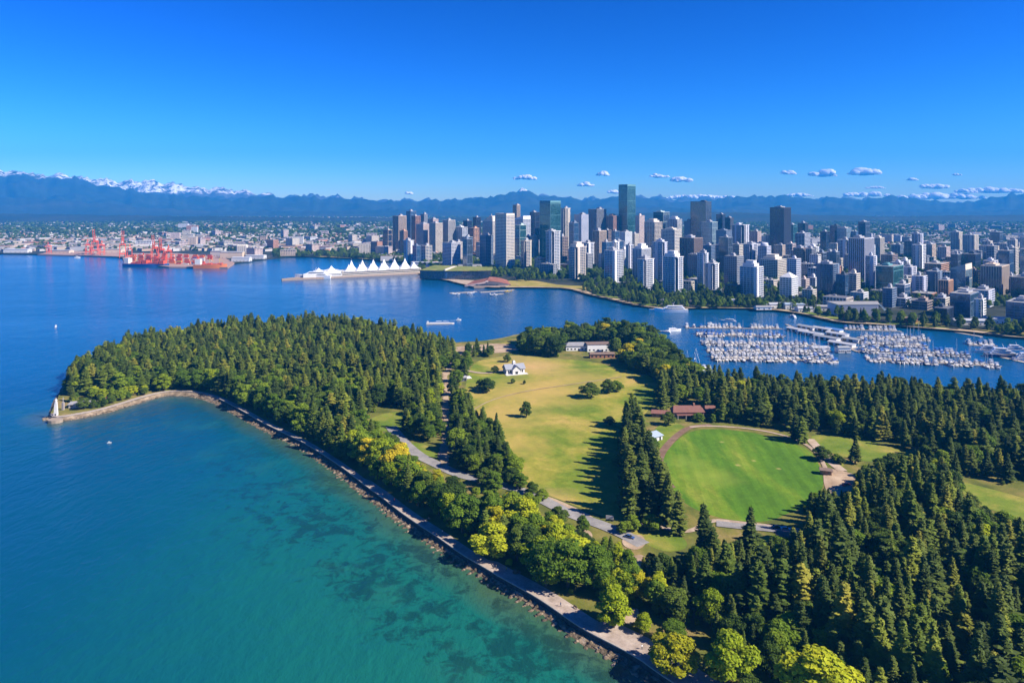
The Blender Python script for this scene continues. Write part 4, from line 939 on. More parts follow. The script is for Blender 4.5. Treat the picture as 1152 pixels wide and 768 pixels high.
TW = """431 441 256 287 curtain navy navy tan
442 457 240 285 stripe tan navy -
450 458 257 289 stripe orange navy -
457 468 235 283 curtain slate blue -
463 473 241 284 office brick dark -
473 481 239 282 grid grey grey -
468 483 250 286 grid pink grey -
483 498 249 287 grid beige dark -
498 512 245 285 stripe cream blue -
454 466 267 296 resi white blue -
464 473 274 298 curtain slate blue -
472 486 274 297 office cream blue -
498 518 270 303 grid lilac grey -
509 521 270 294 grid beige grey -
520 532 264 292 curtain grey blue -
512 526 253 285 office white blue -
521 531 246 283 curtain navy navy -
527 539 254 284 office orange dark -
532 541 242 282 curtain navy navy -
481 493 244 281 grid pink dark -
543 563 240 289 grid cream blue spire
540 555 262 303 grid slate blue -
557 579 239 305 grid cream blue crown
577 585 229 282 stripe tan dark -
579 597 243 286 office white blue slant
578 592 250 293 curtain green teal -
596 607 237 283 curtain dark navy -
589 598 264 291 grid slate blue -
597 606 262 292 grid cream grey -
607 631 225 293 curtain teal teal crown
613 631 256 307 resi white blue -
630 642 232 284 resi cream grey -
628 639 263 300 office brown dark -
578 585 265 290 grid cream grey -
640 651 248 286 curtain slate blue -
646 662 239 284 grid lilac blue -
662 682 233 283 stripe grey dark -
682 697 241 283 office brick grey -
696 715 207 283 curtain teal teal crown
639 660 272 314 resi beige blue step
653 669 270 303 resi white blue -
667 682 257 302 stripe tan navy -
680 688 256 292 office brown dark -
688 697 258 293 curtain slate blue -
696 711 258 289 grid white pale -
710 719 261 288 grid beige grey -
680 701 277 318 resi white blue -
690 702 268 295 curtain slate blue -
698 707 278 304 grid white pale -
704 713 272 307 resi lilac grey -
712 732 273 314 stripe white blue step
717 736 287 327 resi white blue -
725 745 246 288 office beige dark step
734 751 269 318 resi lilac blue -
735 753 236 282 curtain green grey -
715 725 240 284 grid pink grey -
744 766 256 303 grid cream blue -
745 769 281 334 resi white blue step
765 790 264 309 stripe brown navy -
777 800 225 285 curtain dark bronze mech
789 807 247 287 curtain green pale -
806 816 239 283 curtain navy navy -
816 825 243 284 grid dark dark -
823 843 250 289 resi lilac grey -
784 797 281 326 resi lilac pale -
793 809 293 331 resi white blue -
815 836 284 322 grid grey grey -
816 834 317 336 curtain dark dark -
833 858 293 337 resi white blue step
834 852 271 303 resi lilac blue -
806 823 256 291 grid slate blue -
803 819 272 296 office pink grey -
751 767 243 283 office white grey step
853 867 272 304 grid lilac blue dome
867 889 231 292 stripe navy navy -
856 884 286 316 grid cream grey step
871 883 273 293 grid tan grey -
893 909 276 310 office brown dark -
907 917 276 311 stripe grey grey -
878 897 305 337 grid white pale pyramid
909 921 275 300 resi white teal -
899 910 309 328 grid pink grey -
909 921 308 326 grid white blue -
903 918 320 339 grid cream grey -
920 943 293 336 resi slate blue -
898 909 249 284 curtain dark dark -
887 896 250 285 curtain teal teal -
895 911 260 290 office lilac grey -
923 933 258 286 curtain navy navy -
934 945 252 285 curtain navy navy -
926 943 281 300 office slate blue -
885 895 271 296 office pink grey -
943 958 267 306 resi white blue -
942 957 254 286 curtain grey pale -
956 982 265 318 stripe lilac navy -
981 994 264 296 stripe cream navy -
941 954 303 339 curtain navy blue -
953 967 302 339 grid cream grey -
958 976 324 340 grid white pale -
987 1015 295 333 curtain teal teal -
994 1008 320 346 grid slate blue -
1008 1023 314 338 curtain lilac blue -
1014 1025 309 331 grid cream grey -
1014 1030 296 319 resi lilac blue -
1027 1042 305 335 resi lilac blue -
1008 1024 331 348 office lilac grey -
1027 1048 333 349 office brown grey -
992 1009 284 304 office brown grey -
957 965 258 286 curtain blue blue -
1043 1059 301 331 resi slate blue -
1057 1071 311 335 stripe orange dark -
1071 1092 295 328 curtain cream pale slant
1084 1102 283 305 curtain navy navy -
1071 1085 283 303 curtain dark dark -
1042 1066 293 312 office orange navy -
1106 1133 294 337 stripe tan grey -
1071 1099 324 360 curtain slate blue -
1097 1108 331 361 resi white green -
1096 1117 320 346 resi lilac pale -
1090 1102 300 322 office brown dark -
1132 1143 307 333 grid grey grey -
1140 1166 306 338 curtain dark navy -
1135 1165 334 366 office slate blue -
1052 1071 340 363 curtain navy navy -
1052 1068 330 347 grid cream grey -
1018 1029 268 292 office brown grey -
1040 1052 272 294 grid tan grey -
1056 1068 275 296 grid pink grey -
966 978 247 283 curtain slate grey -
1108 1122 281 301 office brown grey -
1126 1142 284 303 grid beige grey -
1144 1160 280 301 grid tan dark -
862 872 262 290 grid beige grey -
844 856 258 288 grid pink grey -
770 780 247 284 grid slate blue -
""".strip().split('\n')
WN = dict(navy='navy', tan='tan', orange='orange brown', slate='blue grey', brick='red brown', grey='grey', pink='pinkish', beige='beige', cream='cream', white='white', lilac='pale lilac', green='pale green', dark='near-black', brown='brown', teal='teal', blue='blue')
TN = dict(curtain='glass tower', stripe='tower with vertical stripes', office='banded office block', grid='gridded tower', resi='balconied apartment tower')
MARKS = {552: ("cream stepped tower with a spire, above the grassy convention roof", 'spire'), 619: ("broad teal glass tower with two faces, left of the tallest one", 'pair'), 705: ("tallest teal glass tower rising highest above the skyline", 'tallest'),
         788: ("bulky near-black glass tower standing above the mountains right of the tallest", 'black'), 878: ("tall navy tower with pale vertical corner strips, standing alone", 'navy'), 1001: ("wide teal glass block behind the low ribbed hall by the shore", 'block')}
MARKN = {552: 'the spired cream tower', 619: 'the broad teal tower', 705: 'the tallest teal tower', 788: 'the bulky black tower', 878: 'the tall navy tower', 1001: 'the wide teal block'}
ORD = "first second third fourth fifth sixth seventh eighth ninth tenth eleventh twelfth thirteenth fourteenth fifteenth sixteenth seventeenth eighteenth nineteenth twentieth".split()
rowsT = []
for ln in TW:
    q = ln.split(); rowsT.append((float(q[0]), float(q[1]), float(q[2]), float(q[3]), q[4], q[5], q[6], q[7]))
rgx = random.Random(31)
for k in range(150):
    right = k < 100; xc = rgx.uniform(885, 1160) if right else rgx.uniform(520, 885); yb = (rgx.uniform(296, 342) if k % 3 else rgx.uniform(286, 302)) if right else rgx.uniform(287, 312); wd = rgx.uniform(9, 15)
    d_ = F*CAMH/(yb-HOR); hh = rgx.uniform(38, 78) if right else rgx.uniform(50, 92); yt = HOR+(CAMH-hh)*F/d_
    if any(abs((r[0]+r[1])/2-xc) < (r[1]-r[0])/2+3 and abs(r[3]-yb) < 7 for r in rowsT): continue
    ty, wa, gl = rgx.choice((('resi','white','blue'),('resi','lilac','blue'),('resi','white','pale'),('grid','lilac','blue'),('curtain','slate','blue'),('curtain','slate','grey'),('grid','grey','grey'),('curtain','lilac','pale'),('stripe','cream','blue'),('office','slate','blue'),('grid','cream','grey'),('resi','cream','blue')))
    rowsT.append((xc-wd/2, xc+wd/2, yt, yb, ty, wa, gl, '-'))
def rowname(yb): return 'front row' if yb >= 318 else 'middle row' if yb >= 296 else 'back row'
def tower_label(r):
    x = (r[0]+r[1])/2
    for k in MARKS:
        if abs(k-x) < 3 and r[2] in (240, 225, 207, 231, 295) and r[1]-r[0] > 17: return MARKS[k][0]
    rn = rowname(r[3]); k = min(MARKS, key=lambda m: abs(m-x)); right = x > k
    same = sorted((s for s in rowsT if rowname(s[3]) == rn and ((s[0]+s[1])/2 > k) == right and abs((s[0]+s[1])/2-k) > .1), key=lambda s: abs((s[0]+s[1])/2-k))
    n = same.index(r) if r in same else 0
    return f"{WN[r[5]]} {TN[r[4]]}, {ORD[min(n, 19)]} {'right' if right else 'left'} of {MARKN[k]} in the {rn}".replace('tower with vertical stripes', 'striped tower')
order = sorted(range(len(rowsT)), key=lambda i: -rowsT[i][3])
for i in order:
    x1, x2, yt, yb, typ, wall, glass, cap = rowsT[i]
    px = (x1+x2)/2; D0 = F*(CAMH-ZC)/(yb-HOR)
    for _ in range(60):
        Wd = (x2-x1)*D0/F; X = (px-CXP)*D0/F; phi = math.atan2(X, D0)
        ca, cb = math.cos(R(45)-phi), math.cos(R(45)+phi); rg = random.Random(i); s = rg.uniform(.42,.58)
        if cb < .55: s = rg.uniform(.60,.74)
        a, b_ = s*Wd/ca, (1-s)*Wd/max(cb, .2)
        rat = max(a, b_)/min(a, b_)
        if rat > 2.0:
            if b_ > a: k = Wd/(a*1.0*ca+2.0*a*cb); a *= k; b_ = 2.0*a
            else: k = Wd/(2.0*b_*ca+b_*cb); b_ *= k; a = 2.0*b_
        rad = .5*math.hypot(a, b_)*.86; cy = D0+.5*(a+b_)*.7071
        X = (px-CXP)*cy/F
        if all(math.hypot(X-fx, cy-fy) > rad+fr_ for fx, fy, fr_ in FOOT): break
        D0 += 8
    FOOT.append((X, cy, rad)); H = CAMH-(yt-HOR)*cy/F-ZC
    capx = cap if cap in ('spire','slant','crown','step','mech','pyramid','dome') else 'flat'
    extra = {'spire': 21, 'slant': 9, 'crown': 5, 'step': 9, 'pyramid': 7.5, 'dome': 9}.get(capx, 5)
    side = cap if cap in WL else None
    typ2 = 'office' if False else typ
    tower_at("tower" if H > 30 else "city_building", X, cy, a, b_, max(9, H-extra), typ2, wall, glass, tower_label(rowsT[i]), "skyscraper" if H > 30 else "building", cap=capx, seed=i, side=side)

# lower blocks that fill the streets between the towers and the flat east side
def city_in(x, y): return inside(x, y, CITY)
N_LOW = 0; WKEYS = ['white','cream','beige','pink','grey','lilac','brown','tan','brick','slate']; GKEYS = ['grey','blue','dark','navy']
def low_block(x, y, a, b, H, seed, zone, rot=GRIDROT):
    global N_LOW
    rg = random.Random(seed); wall = rg.choice(('cream','beige','pink','tan','brick','white') if 'sails' in zone or 'port' in zone else WKEYS[:6]*2+WKEYS); t = thing("low_building", f"{'tall' if H > 22 else 'low'} {WN[wall]} flat roofed block {zone}", "building", (x, y, ZC), rot, f"blocks {zone}")
    m = MB(); m.box(-a/2, a/2, -b/2, b/2, 0, H); m.build("glass_wall", GL[rg.choice(GKEYS)], t)
    m = MB(); n = max(1, int(H/3.4))
    for i in range(n): m.box(-a/2-.2, a/2+.2, -b/2-.2, b/2+.2, i*3.4-.05, i*3.4+1.55, bottom=True)
    for f in (-1, 1):
        k = max(1, round(a/4.5))
        for j in range(k+1): xx = -a/2+a*j/k; m.box(xx-.7, xx+.7, f*(b/2)-.3, f*(b/2)+.3, 0, H+.02)
        k = max(1, round(b/4.5))
        for j in range(k+1): yy = -b/2+b*j/k; m.box(f*(a/2)-.31, f*(a/2)+.31, yy-.7, yy+.7, 0, H+.03)
    m.build("wall", WL[wall], t)
    m = MB(); m.box(-a/2-.3, a/2+.3, -b/2-.3, b/2+.3, H, H+.9, 1); m.box(-a/2+.3, a/2-.3, -b/2+.3, b/2-.3, H+.9, H+.95, 0)
    for _ in range(rg.randint(1, 3)):
        px, py, s = rg.uniform(-.3,.3)*a, rg.uniform(-.3,.3)*b, rg.uniform(1.5, 3.2); m.box(px-s, px+s, py-s*.8, py+s*.8, H+.95, H+.95+rg.uniform(1.2,2.8), 2)
    m.build("roof", [ROOFM if rg.random() < .7 else ROOFD, WL[wall], PLANT], t); N_LOW += 1
def zone_of(px, y):
    if px < 300: return "behind the red container port"
    if px < 390: return "on the flat shore left of the white sails"
    if px < 445: return "inland of the white peaked sails"
    k = min(MARKS, key=lambda m: abs(m-px)); return f"at street level {'near' if abs(k-px) < 25 else 'right of' if px > k else 'left of'} {MARKN[k]}"
rg = random.Random(5); tries = 0
while N_LOW < 205 and tries < 9000:
    tries += 1; y = 1010+1700*rg.random()**1.5; px = rg.uniform(432, 1210); x = (px-CXP)*y/F
    if not city_in(x, y) or seg_dist(x, y, CITYSHORE[::4]) < (150 if px < 880 else 55): continue
    a, b = rg.uniform(16, 42), rg.uniform(14, 30); r = .5*math.hypot(a, b)*.9
    if any(math.hypot(x-fx, y-fy) < r+fr_ for fx, fy, fr_ in FOOT): continue
    FOOT.append((x, y, r)); low_block(x, y, a, b, rg.choice((9, 12, 16, 20, 24, 30, 38, 46)) if y > 1300 else rg.choice((8, 10, 12, 16, 20)) if y > 1150 else rg.choice((6, 8, 10, 12, 16)), tries, zone_of(px, y))
tries = 0
while N_LOW < 292 and tries < 9000:
    tries += 1; y = 1900+2300*rg.random()**1.3; px = rg.uniform(150, 445) if tries % 4 else rg.uniform(900, 1160); x = (px-CXP)*y/F
    if px < 280 and y < 2350: continue
    if not city_in(x, y) or seg_dist(x, y, CITYSHORE[::4]) < 50: continue
    a, b = rg.uniform(20, 55), rg.uniform(16, 34); r = .5*math.hypot(a, b)*.9
    if any(math.hypot(x-fx, y-fy) < r+fr_ for fx, fy, fr_ in FOOT): continue
    FOOT.append((x, y, r)); low_block(x, y, a, b, rg.choice((9, 12, 16, 20, 26, 34)), tries+7000, zone_of(px, y), R(rg.choice((-45,-40,8,12))))

# the far suburbs: thousands of roofs among trees, one object
HM = [plain("house_wall_"+k, c, .85, .3, .02) for k, c in dict(white=(.46,.44,.41), cream=(.40,.33,.26), grey=(.24,.24,.25), tan=(.42,.30,.21), brick=(.36,.17,.11)).items()]
HR = [plain("house_roof_"+k, c, .9, .3, .02) for k, c in dict(pale=(.34,.33,.32), grey=(.16,.16,.17), brown=(.15,.10,.08), red=(.30,.13,.09), dark=(.07,.07,.08), white=(.60,.59,.57)).items()]
def suburbs():
    n = 15000; V, Fc, MI = [], [], []; npr = np.random.default_rng(4); k = 0
    while k < n:
        y = 1500*math.exp(npr.random()*1.75); u = npr.uniform(-.80, .80); x = u*y
        px = 576+u*800
        if px > 440 and y < 1900: 
            if npr.random() < .75: continue
        if px < 440 and y < 2250: continue
        if not city_in(x, y): continue
        dn = .5+.5*math.sin(x*.0021+1.3*math.sin(y*.0013))*math.sin(y*.0027+.9*math.sin(x*.0016))
        if npr.random() > .22+.9*dn: k += 0; continue
        big = npr.random() < ((.34 if px < 440 else .13) if y < 2900 else .03); a, b, h = (npr.uniform(25,60), npr.uniform(15,32), npr.uniform(6,14)) if big else (npr.uniform(9,17), npr.uniform(8,13), npr.uniform(5,8.5))
        r = npr.choice([R(8), R(-37), R(53)])+npr.normal()*.06; c, s = math.cos(r), math.sin(r)
        flat = big or npr.random() < .25; e = 0 if flat else b*.28
        P0 = np.array([(-a/2,-b/2,0),(a/2,-b/2,0),(a/2,b/2,0),(-a/2,b/2,0),(-a/2,-b/2,h),(a/2,-b/2,h),(a/2,b/2,h),(-a/2,b/2,h),(-a/2+(0 if flat else 1),0,h+e),(a/2-(0 if flat else 1),0,h+e)])
        P0[:, :2] = P0[:, :2] @ np.array([[c, s],[-s, c]]); P0 += (x, y, ZC); o = len(V)*10
        V.append(P0); wm = npr.choice(5, p=[.36,.24,.18,.14,.08]); rm = 5+npr.choice(6, p=[.24,.26,.18,.09,.15,.08])
        for f in ((0,1,5,4),(1,2,6,5),(2,3,7,6),(3,0,4,7)): Fc.append([i+o for i in f]); MI.append(wm)
        for f in ((4,5,9,8),(6,7,8,9)): Fc.append([i+o for i in f]); MI.append(rm)
        for f in ((4,8,7),(5,6,9)): Fc.append([f[0]+o, f[1]+o, f[2]+o, f[2]+o]); MI.append(wm)
        k += 1
    V = np.concatenate(V); me = bpy.data.meshes.new("distant_houses")
    me.from_pydata(V.tolist(), [], [tuple(dict.fromkeys(f)) for f in Fc])
    for m in HM+HR: me.materials.append(m)
    me.polygons.foreach_set("material_index", np.array(MI, np.int32)); me.update()
    tag(link("distant_houses", me), kind='stuff')
suburbs()
pts = []; npr = np.random.default_rng(6); kd = [n for n, k in enumerate(KB) if k[1] in ('dark green','mid green')]; kc = [n for n, k in enumerate(KC) if k[1] == 'dark green']
while len(pts) < 30000:
    y = 1450*math.exp(npr.random()*1.85); x = npr.uniform(-.82, .82)*y
    if not city_in(x, y) or (x/y*800 < -270 and y < 2260): continue
    dn = .5+.5*math.sin(x*.0014+2+1.7*math.sin(y*.0011))*math.sin(y*.0019+1.1*math.sin(x*.0012))
    if npr.random() > .35+.9*dn or any(math.hypot(x-fx, y-fy) < fr_+2 for fx, fy, fr_ in (FOOT if y < 2300 else ())): continue
    g = npr.uniform(.7, 1.5)*(1+.9*(y > 3500)); s = npr.uniform(.55, .95)*(1+.25*(y > 3500))
    pts.append((x, y, ZC-1.5, g, g, s, npr.uniform(0, 6.28), npr.choice(kd)))
scatter("distant_trees", pts, PB)
# the wooded belt along the downtown shore
pts, pts2 = [], []; rg = random.Random(12)
for k in range(3600):
    i = rg.randrange(len(CITYSHORE)); d = 7+ (150 if 470 < PX(*CITYSHORE[i], 0)[0] < 780 else 42)*rg.random()**1.3; x, y = OFFS(CITYSHORE, i, d); px = PX(x, y, 0)[0]
    if not city_in(x, y): x, y = OFFS(CITYSHORE, i, -d)
    if not city_in(x, y) or not (395 < px < 1190) or 440 < px < 560 and y > 1230 and y < 1460: continue
    if 466 < px < 580 or 470 < px < 655 and d < 105 or 880 < px < 950 and rg.random() < .6: continue
    if any(math.hypot(x-fx, y-fy) < fr_+1 for fx, fy, fr_ in FOOT): continue
    s = rg.uniform(.45, .95)
    (pts if rg.random() < .72 else pts2).append((x, y, ZC, s, s, s, rg.uniform(0, 6.28), 0))
for k in range(5200):
    y = 1000+1050*rg.random(); px = rg.uniform(440, 1180); x = (px-CXP)*y/F
    if not city_in(x, y) or (466 < px < 656 and seg_dist(x, y, CITYSHORE[::4]) < 108) or any(math.hypot(x-fx, y-fy) < fr_+2 for fx, fy, fr_ in FOOT): continue
    s = rg.uniform(.4, .8); pts.append((x, y, ZC, s*1.1, s*1.1, s, rg.uniform(0, 6.28), 0))
kk = [n for n, k in enumerate(KB) if k[1] in ('dark green','mid green')]
scatter("street_trees", [(*p[:7], random.choice(kk)) for p in pts], PB)
scatter("shore_conifers", [(*p[:3], p[3]*.62, p[4]*.62, p[5]*.62, p[6], random.choice(kc)) for p in pts2], PC)
# ------------------------------------------------------------------ buildings in the park
YWH = plain('bright_white_wall', (.80,.80,.79), .6, .06, .3)
def part_box(mb, parent, name, mat): return mb.build(name, mat, parent)
WHITE = plain("white_paint", (.60,.59,.57), .6, .1, .5); ROOF_SLATE = plain("slate_roof", (.27,.29,.33), .8, .2, .6); ROOF_RED = plain("red_brown_roof", (.20,.09,.07), .85, .25, .5)
ROOF_BLUE = plain("pale_blue_roof", (.30,.37,.45), .55, .15, .5); ROOF_BROWN = plain("brown_roof", (.20,.14,.11), .9, .25, .4); DARKWIN = plain("dark_window", (.02,.025,.03), .15, .2, .5, spec=.8)
BRICKW = plain("warm_brick", (.34,.16,.10), .9, .25, .8); TIMBER = plain("timber_wall", (.25,.16,.10), .9, .25, .8); GREYR = plain("grey_felt_roof", (.27,.27,.28), .9, .25, .4)
def house(name, label, px, py, L, Wd, h, rise, rz, wall, roof, z=ZL, hip=.4, wins=4, door=True, cat="building", chimney=False, porch=False):
    x, y = P(px, py, z)[:2]; t = thing(name, label, cat, (x, y, z), R(rz))
    m = MB(); m.box(-L/2, L/2, -Wd/2, Wd/2, 0, h); 
    if hip < .5: m.add([(-L/2,-Wd/2,h),(-L/2,Wd/2,h),(-L/2,0,h+rise*.96),(L/2,-Wd/2,h),(L/2,Wd/2,h),(L/2,0,h+rise*.96)], [(0,2,1),(3,4,5)])
    m.build("wall", wall, t)
    m = MB()
    if rise > 0: m.gable(-L/2, L/2, -Wd/2, Wd/2, h, h+rise, .7, hip=hip)
    else: m.box(-L/2-.3, L/2+.3, -Wd/2-.3, Wd/2+.3, h, h+.6)
    rf = m.build("roof", roof, t)
    if chimney: m = MB(); m.box(L*.2, L*.2+1.1, -.6, .6, h+rise*.4, h+rise+1.5); m.build("chimney", BRICKW, rf)
    for k in range(wins):
        xx = -L/2+L*(k+.5)/wins
        if door and k == wins//2: m = MB(); m.box(xx-.7, xx+.7, -Wd/2-.06, -Wd/2+.05, 0, 2.3); m.build("door", DARKWIN, t); continue
        m = MB(); m.box(xx-.9, xx+.9, -Wd/2-.05, -Wd/2+.05, 1.0, 2.4); m.build("window", DARKWIN, t)
    if wins > 2:
        m = MB(); m.box(L/2-.05, L/2+.05, -Wd*.22, Wd*.22, 1.0, 2.4); m.build("window", DARKWIN, t)
    if porch:
        m = MB(); m.box(-L*.42, L*.42, -Wd/2-3.2, -Wd/2-.1, 2.7, 2.95, bottom=True); m.build("porch_roof", roof, t)
        m = MB(); [m.box(q*L*.4-.15, q*L*.4+.15, -Wd/2-3.1, -Wd/2-2.8, 0, 2.7) for q in (-1,-.33,.33,1)]; m.build("porch_frame", WHITE, t)
    return t
# white pavilion with cross gables on the meadow
x, y = W(578,419); t = thing("pavilion", "white gabled pavilion with grey slate roof standing on the dry meadow", "pavilion", (x, y, ZL), R(20))
m = MB(); m.box(-8.5, 8.5, -4.5, 4.5, 0, 4.2); m.box(-3.6, 3.6, -7.5, -4.5, 0, 4.2); m.add([(-3.6,-7.5,4.2),(3.6,-7.5,4.2),(0,-7.5,7.4)], [(0,1,2)]); m.add([(-8.5,-4.5,4.2),(-8.5,4.5,4.2),(-8.5,0,7.8),(8.5,-4.5,4.2),(8.5,4.5,4.2),(8.5,0,7.8)], [(0,2,1),(3,4,5)]); m.build("wall", WHITE, t)
m = MB(); m.gable(-8.5, 8.5, -4.5, 4.5, 4.3, 8.0, .8); m.build("roof", ROOF_SLATE, t)
m = MB(); m.add([(-4.3,-8.2,3.9),(0,-8.2,7.6),(0,-.2,7.7),(-4.3,-3.8,4.0),(4.3,-8.2,3.9),(4.3,-3.8,4.0)], [(0,1,2,3),(1,4,5,2)]); m.build("gable_roof", ROOF_SLATE, t)
m = MB(); m.box(-1.1, 1.1, -1.1, 1.1, 7.0, 9.4); m.add([(-1.4,-1.4,9.4),(1.4,-1.4,9.4),(1.4,1.4,9.4),(-1.4,1.4,9.4),(0,0,11.2)], [(0,1,4),(1,2,4),(2,3,4),(3,0,4)]); m.build("cupola", WHITE, t)
for q in (-6.4, -4.6, 4.6, 6.4): m = MB(); m.box(q-.6, q+.6, -4.57, -4.45, 1.0, 3.2); m.build("window", DARKWIN, t)
m = MB(); m.box(-1.2, 1.2, -7.57, -7.45, 0, 2.6); m.build("door", DARKWIN, t)
m = MB(); m.box(-10, 10, -9.2, -4.5, 0, .4); m.build("verandah", WHITE, t)
house("clubhouse", "long red roofed timber clubhouse at the head of the turf oval", 773, 468, 21, 9, 4.2, 3.4, 2, TIMBER, ROOF_RED, hip=.35, wins=7, porch=True, chimney=True)
house("annexe", "small red roofed wing beside the long clubhouse", 800, 465, 10, 7, 3.4, 2.4, 2, TIMBER, ROOF_RED, hip=.35, wins=3)
house("shed", "low dark red shed between the conifer row and the clubhouse", 743, 468, 12, 6, 2.8, 1.6, -10, TIMBER, ROOF_RED, hip=.2, wins=3)
house("shelter", "little pale blue roofed shelter beside the brown oval track", 735, 494, 8.5, 7.5, 3.0, 2.3, 35, plain("pale_wall", (.55,.56,.56), .8, .15, .5), ROOF_BLUE, hip=.6, wins=2)
house("hut", "small open hut with brown roof beside the dirt turning area", 929, 533, 5.5, 3.6, 2.6, .9, -18, TIMBER, ROOF_BROWN, hip=.1, wins=2)
house("utility_building", "low brown roofed utility building in shade below the oval", 888, 609, 10, 5, 3.0, 1.2, -20, BRICKW, ROOF_BROWN, hip=.2, wins=3)
house("keeper_house", "grey roofed keeper's bungalow beside the light tower", 92, 457, 15, 7, 2.8, 1.4, 14, plain("stone_wall", (.36,.33,.29), .9, .25, .8), GREYR, hip=.3, wins=4)
house("boat_hut", "tiny red brown hut among bushes near the light tower", 119, 452, 5, 4, 2.4, 1.2, 10, TIMBER, ROOF_RED, hip=.2, wins=2)
house("park_cottage", "white cottage with dark red roof half hidden in the wooded point", 354, 466, 10, 6, 3.2, 2.0, -8, WHITE, ROOF_RED, hip=.1, wins=3)
house("kiosk", "small dark kiosk beside the white van left of the pavilion", 521, 428, 5, 4, 3, 1.2, 20, plain("slate_wall", (.10,.12,.15), .8, .2, .5), GREYR, hip=.3, wins=2)
house("rowing_club", "white flat roofed club building with red brick base above the meadow", 676, 394, 30, 13, 7.0, 0, 5, YWH, ROOF_BROWN, hip=.6, wins=7)
x, y = W(676, 394); 
house("club_hall", "white club hall with grey hipped roof, left of the flat roofed one", 648, 393, 22, 13, 5.0, 2.6, 3, YWH, GREYR, hip=.6, wins=6)
house("brick_lodge", "red brick lodge with brown roof in front of the club buildings", 677, 402, 24, 7, 4.0, 1.2, 4, BRICKW, ROOF_BROWN, hip=.3, wins=6)
house("naval_shed", "long low shed with brown roof behind the club buildings", 690, 376, 34, 14, 5.0, 2.0, 3, plain("concrete_wall", (.42,.41,.40), .9, .2, .5), ROOF_BROWN, hip=.3, wins=8)
house("boat_shed", "small white boathouse near the water right of the club buildings", 719, 377, 16, 9, 4.0, 1.4, 5, WHITE, ROOF_BLUE, hip=.2, wins=4)
house("quay_shed", "narrow white roofed shed at the marina end of the club land", 735, 382, 14, 6, 3.2, .8, 8, WHITE, WHITE, hip=.2, wins=4)
# light tower at the point
x, y = W(63, 467); t = thing("lighthouse", "slim white square light tower at the tip of the wooded point", "lighthouse", (x, y, ZL-.6), R(10))
m = MB(); v = [(-1.15,-1.15,0),(1.15,-1.15,0),(1.15,1.15,0),(-1.15,1.15,0),(-.75,-.75,9.4),(.75,-.75,9.4),(.75,.75,9.4),(-.75,.75,9.4)]; m.add(v, [(4,5,6,7),(0,1,5,4),(1,2,6,5),(2,3,7,6),(3,0,4,7)]); m.build("tower_wall", WHITE, t)
m = MB(); m.lathe([(.8,9.2),(1.1,9.4),(1.1,9.7),(.9,9.75)], 12); m.build("gallery", WHITE, t)
m = MB(); m.lathe([(.7,9.8),(.7,11.2),(.95,11.2),(.2,12.1),(.1,12.8)], 10); m.build("lantern", WHITE, t)
m = MB(); m.box(-.4,.4,-1.2,-1.05,0,2.0); m.build("door", DARKWIN, t)
x, y = W(71, 461); t = thing("signal_mast", "slim grey signal tower behind the white light tower", "mast", (x, y, ZL))
m = MB(); m.box(-.7,.7,-.7,.7,0,5.5); m.build("base_tower", plain("grey_paint", (.30,.27,.26), .6, .15), t); m = MB(); m.bar((0,0,5.5),(0,0,9.5),.12,.06,6); m.bar((-1,0,8),(1,0,8),.06); m.build("pole", WHITE, t)
x, y = W(62, 471); m = MB(); m.prism([(5*math.cos(k*.524), 4*math.sin(k*.524)) for k in range(12)], -3.2, .35); o = m.build("tower_plinth", plain("pale_stone", (.30,.24,.18), .9, .2, .5)); o.location = (x, y, ZL-.6); tag(o, "round pale stone platform under the white light tower", "platform")

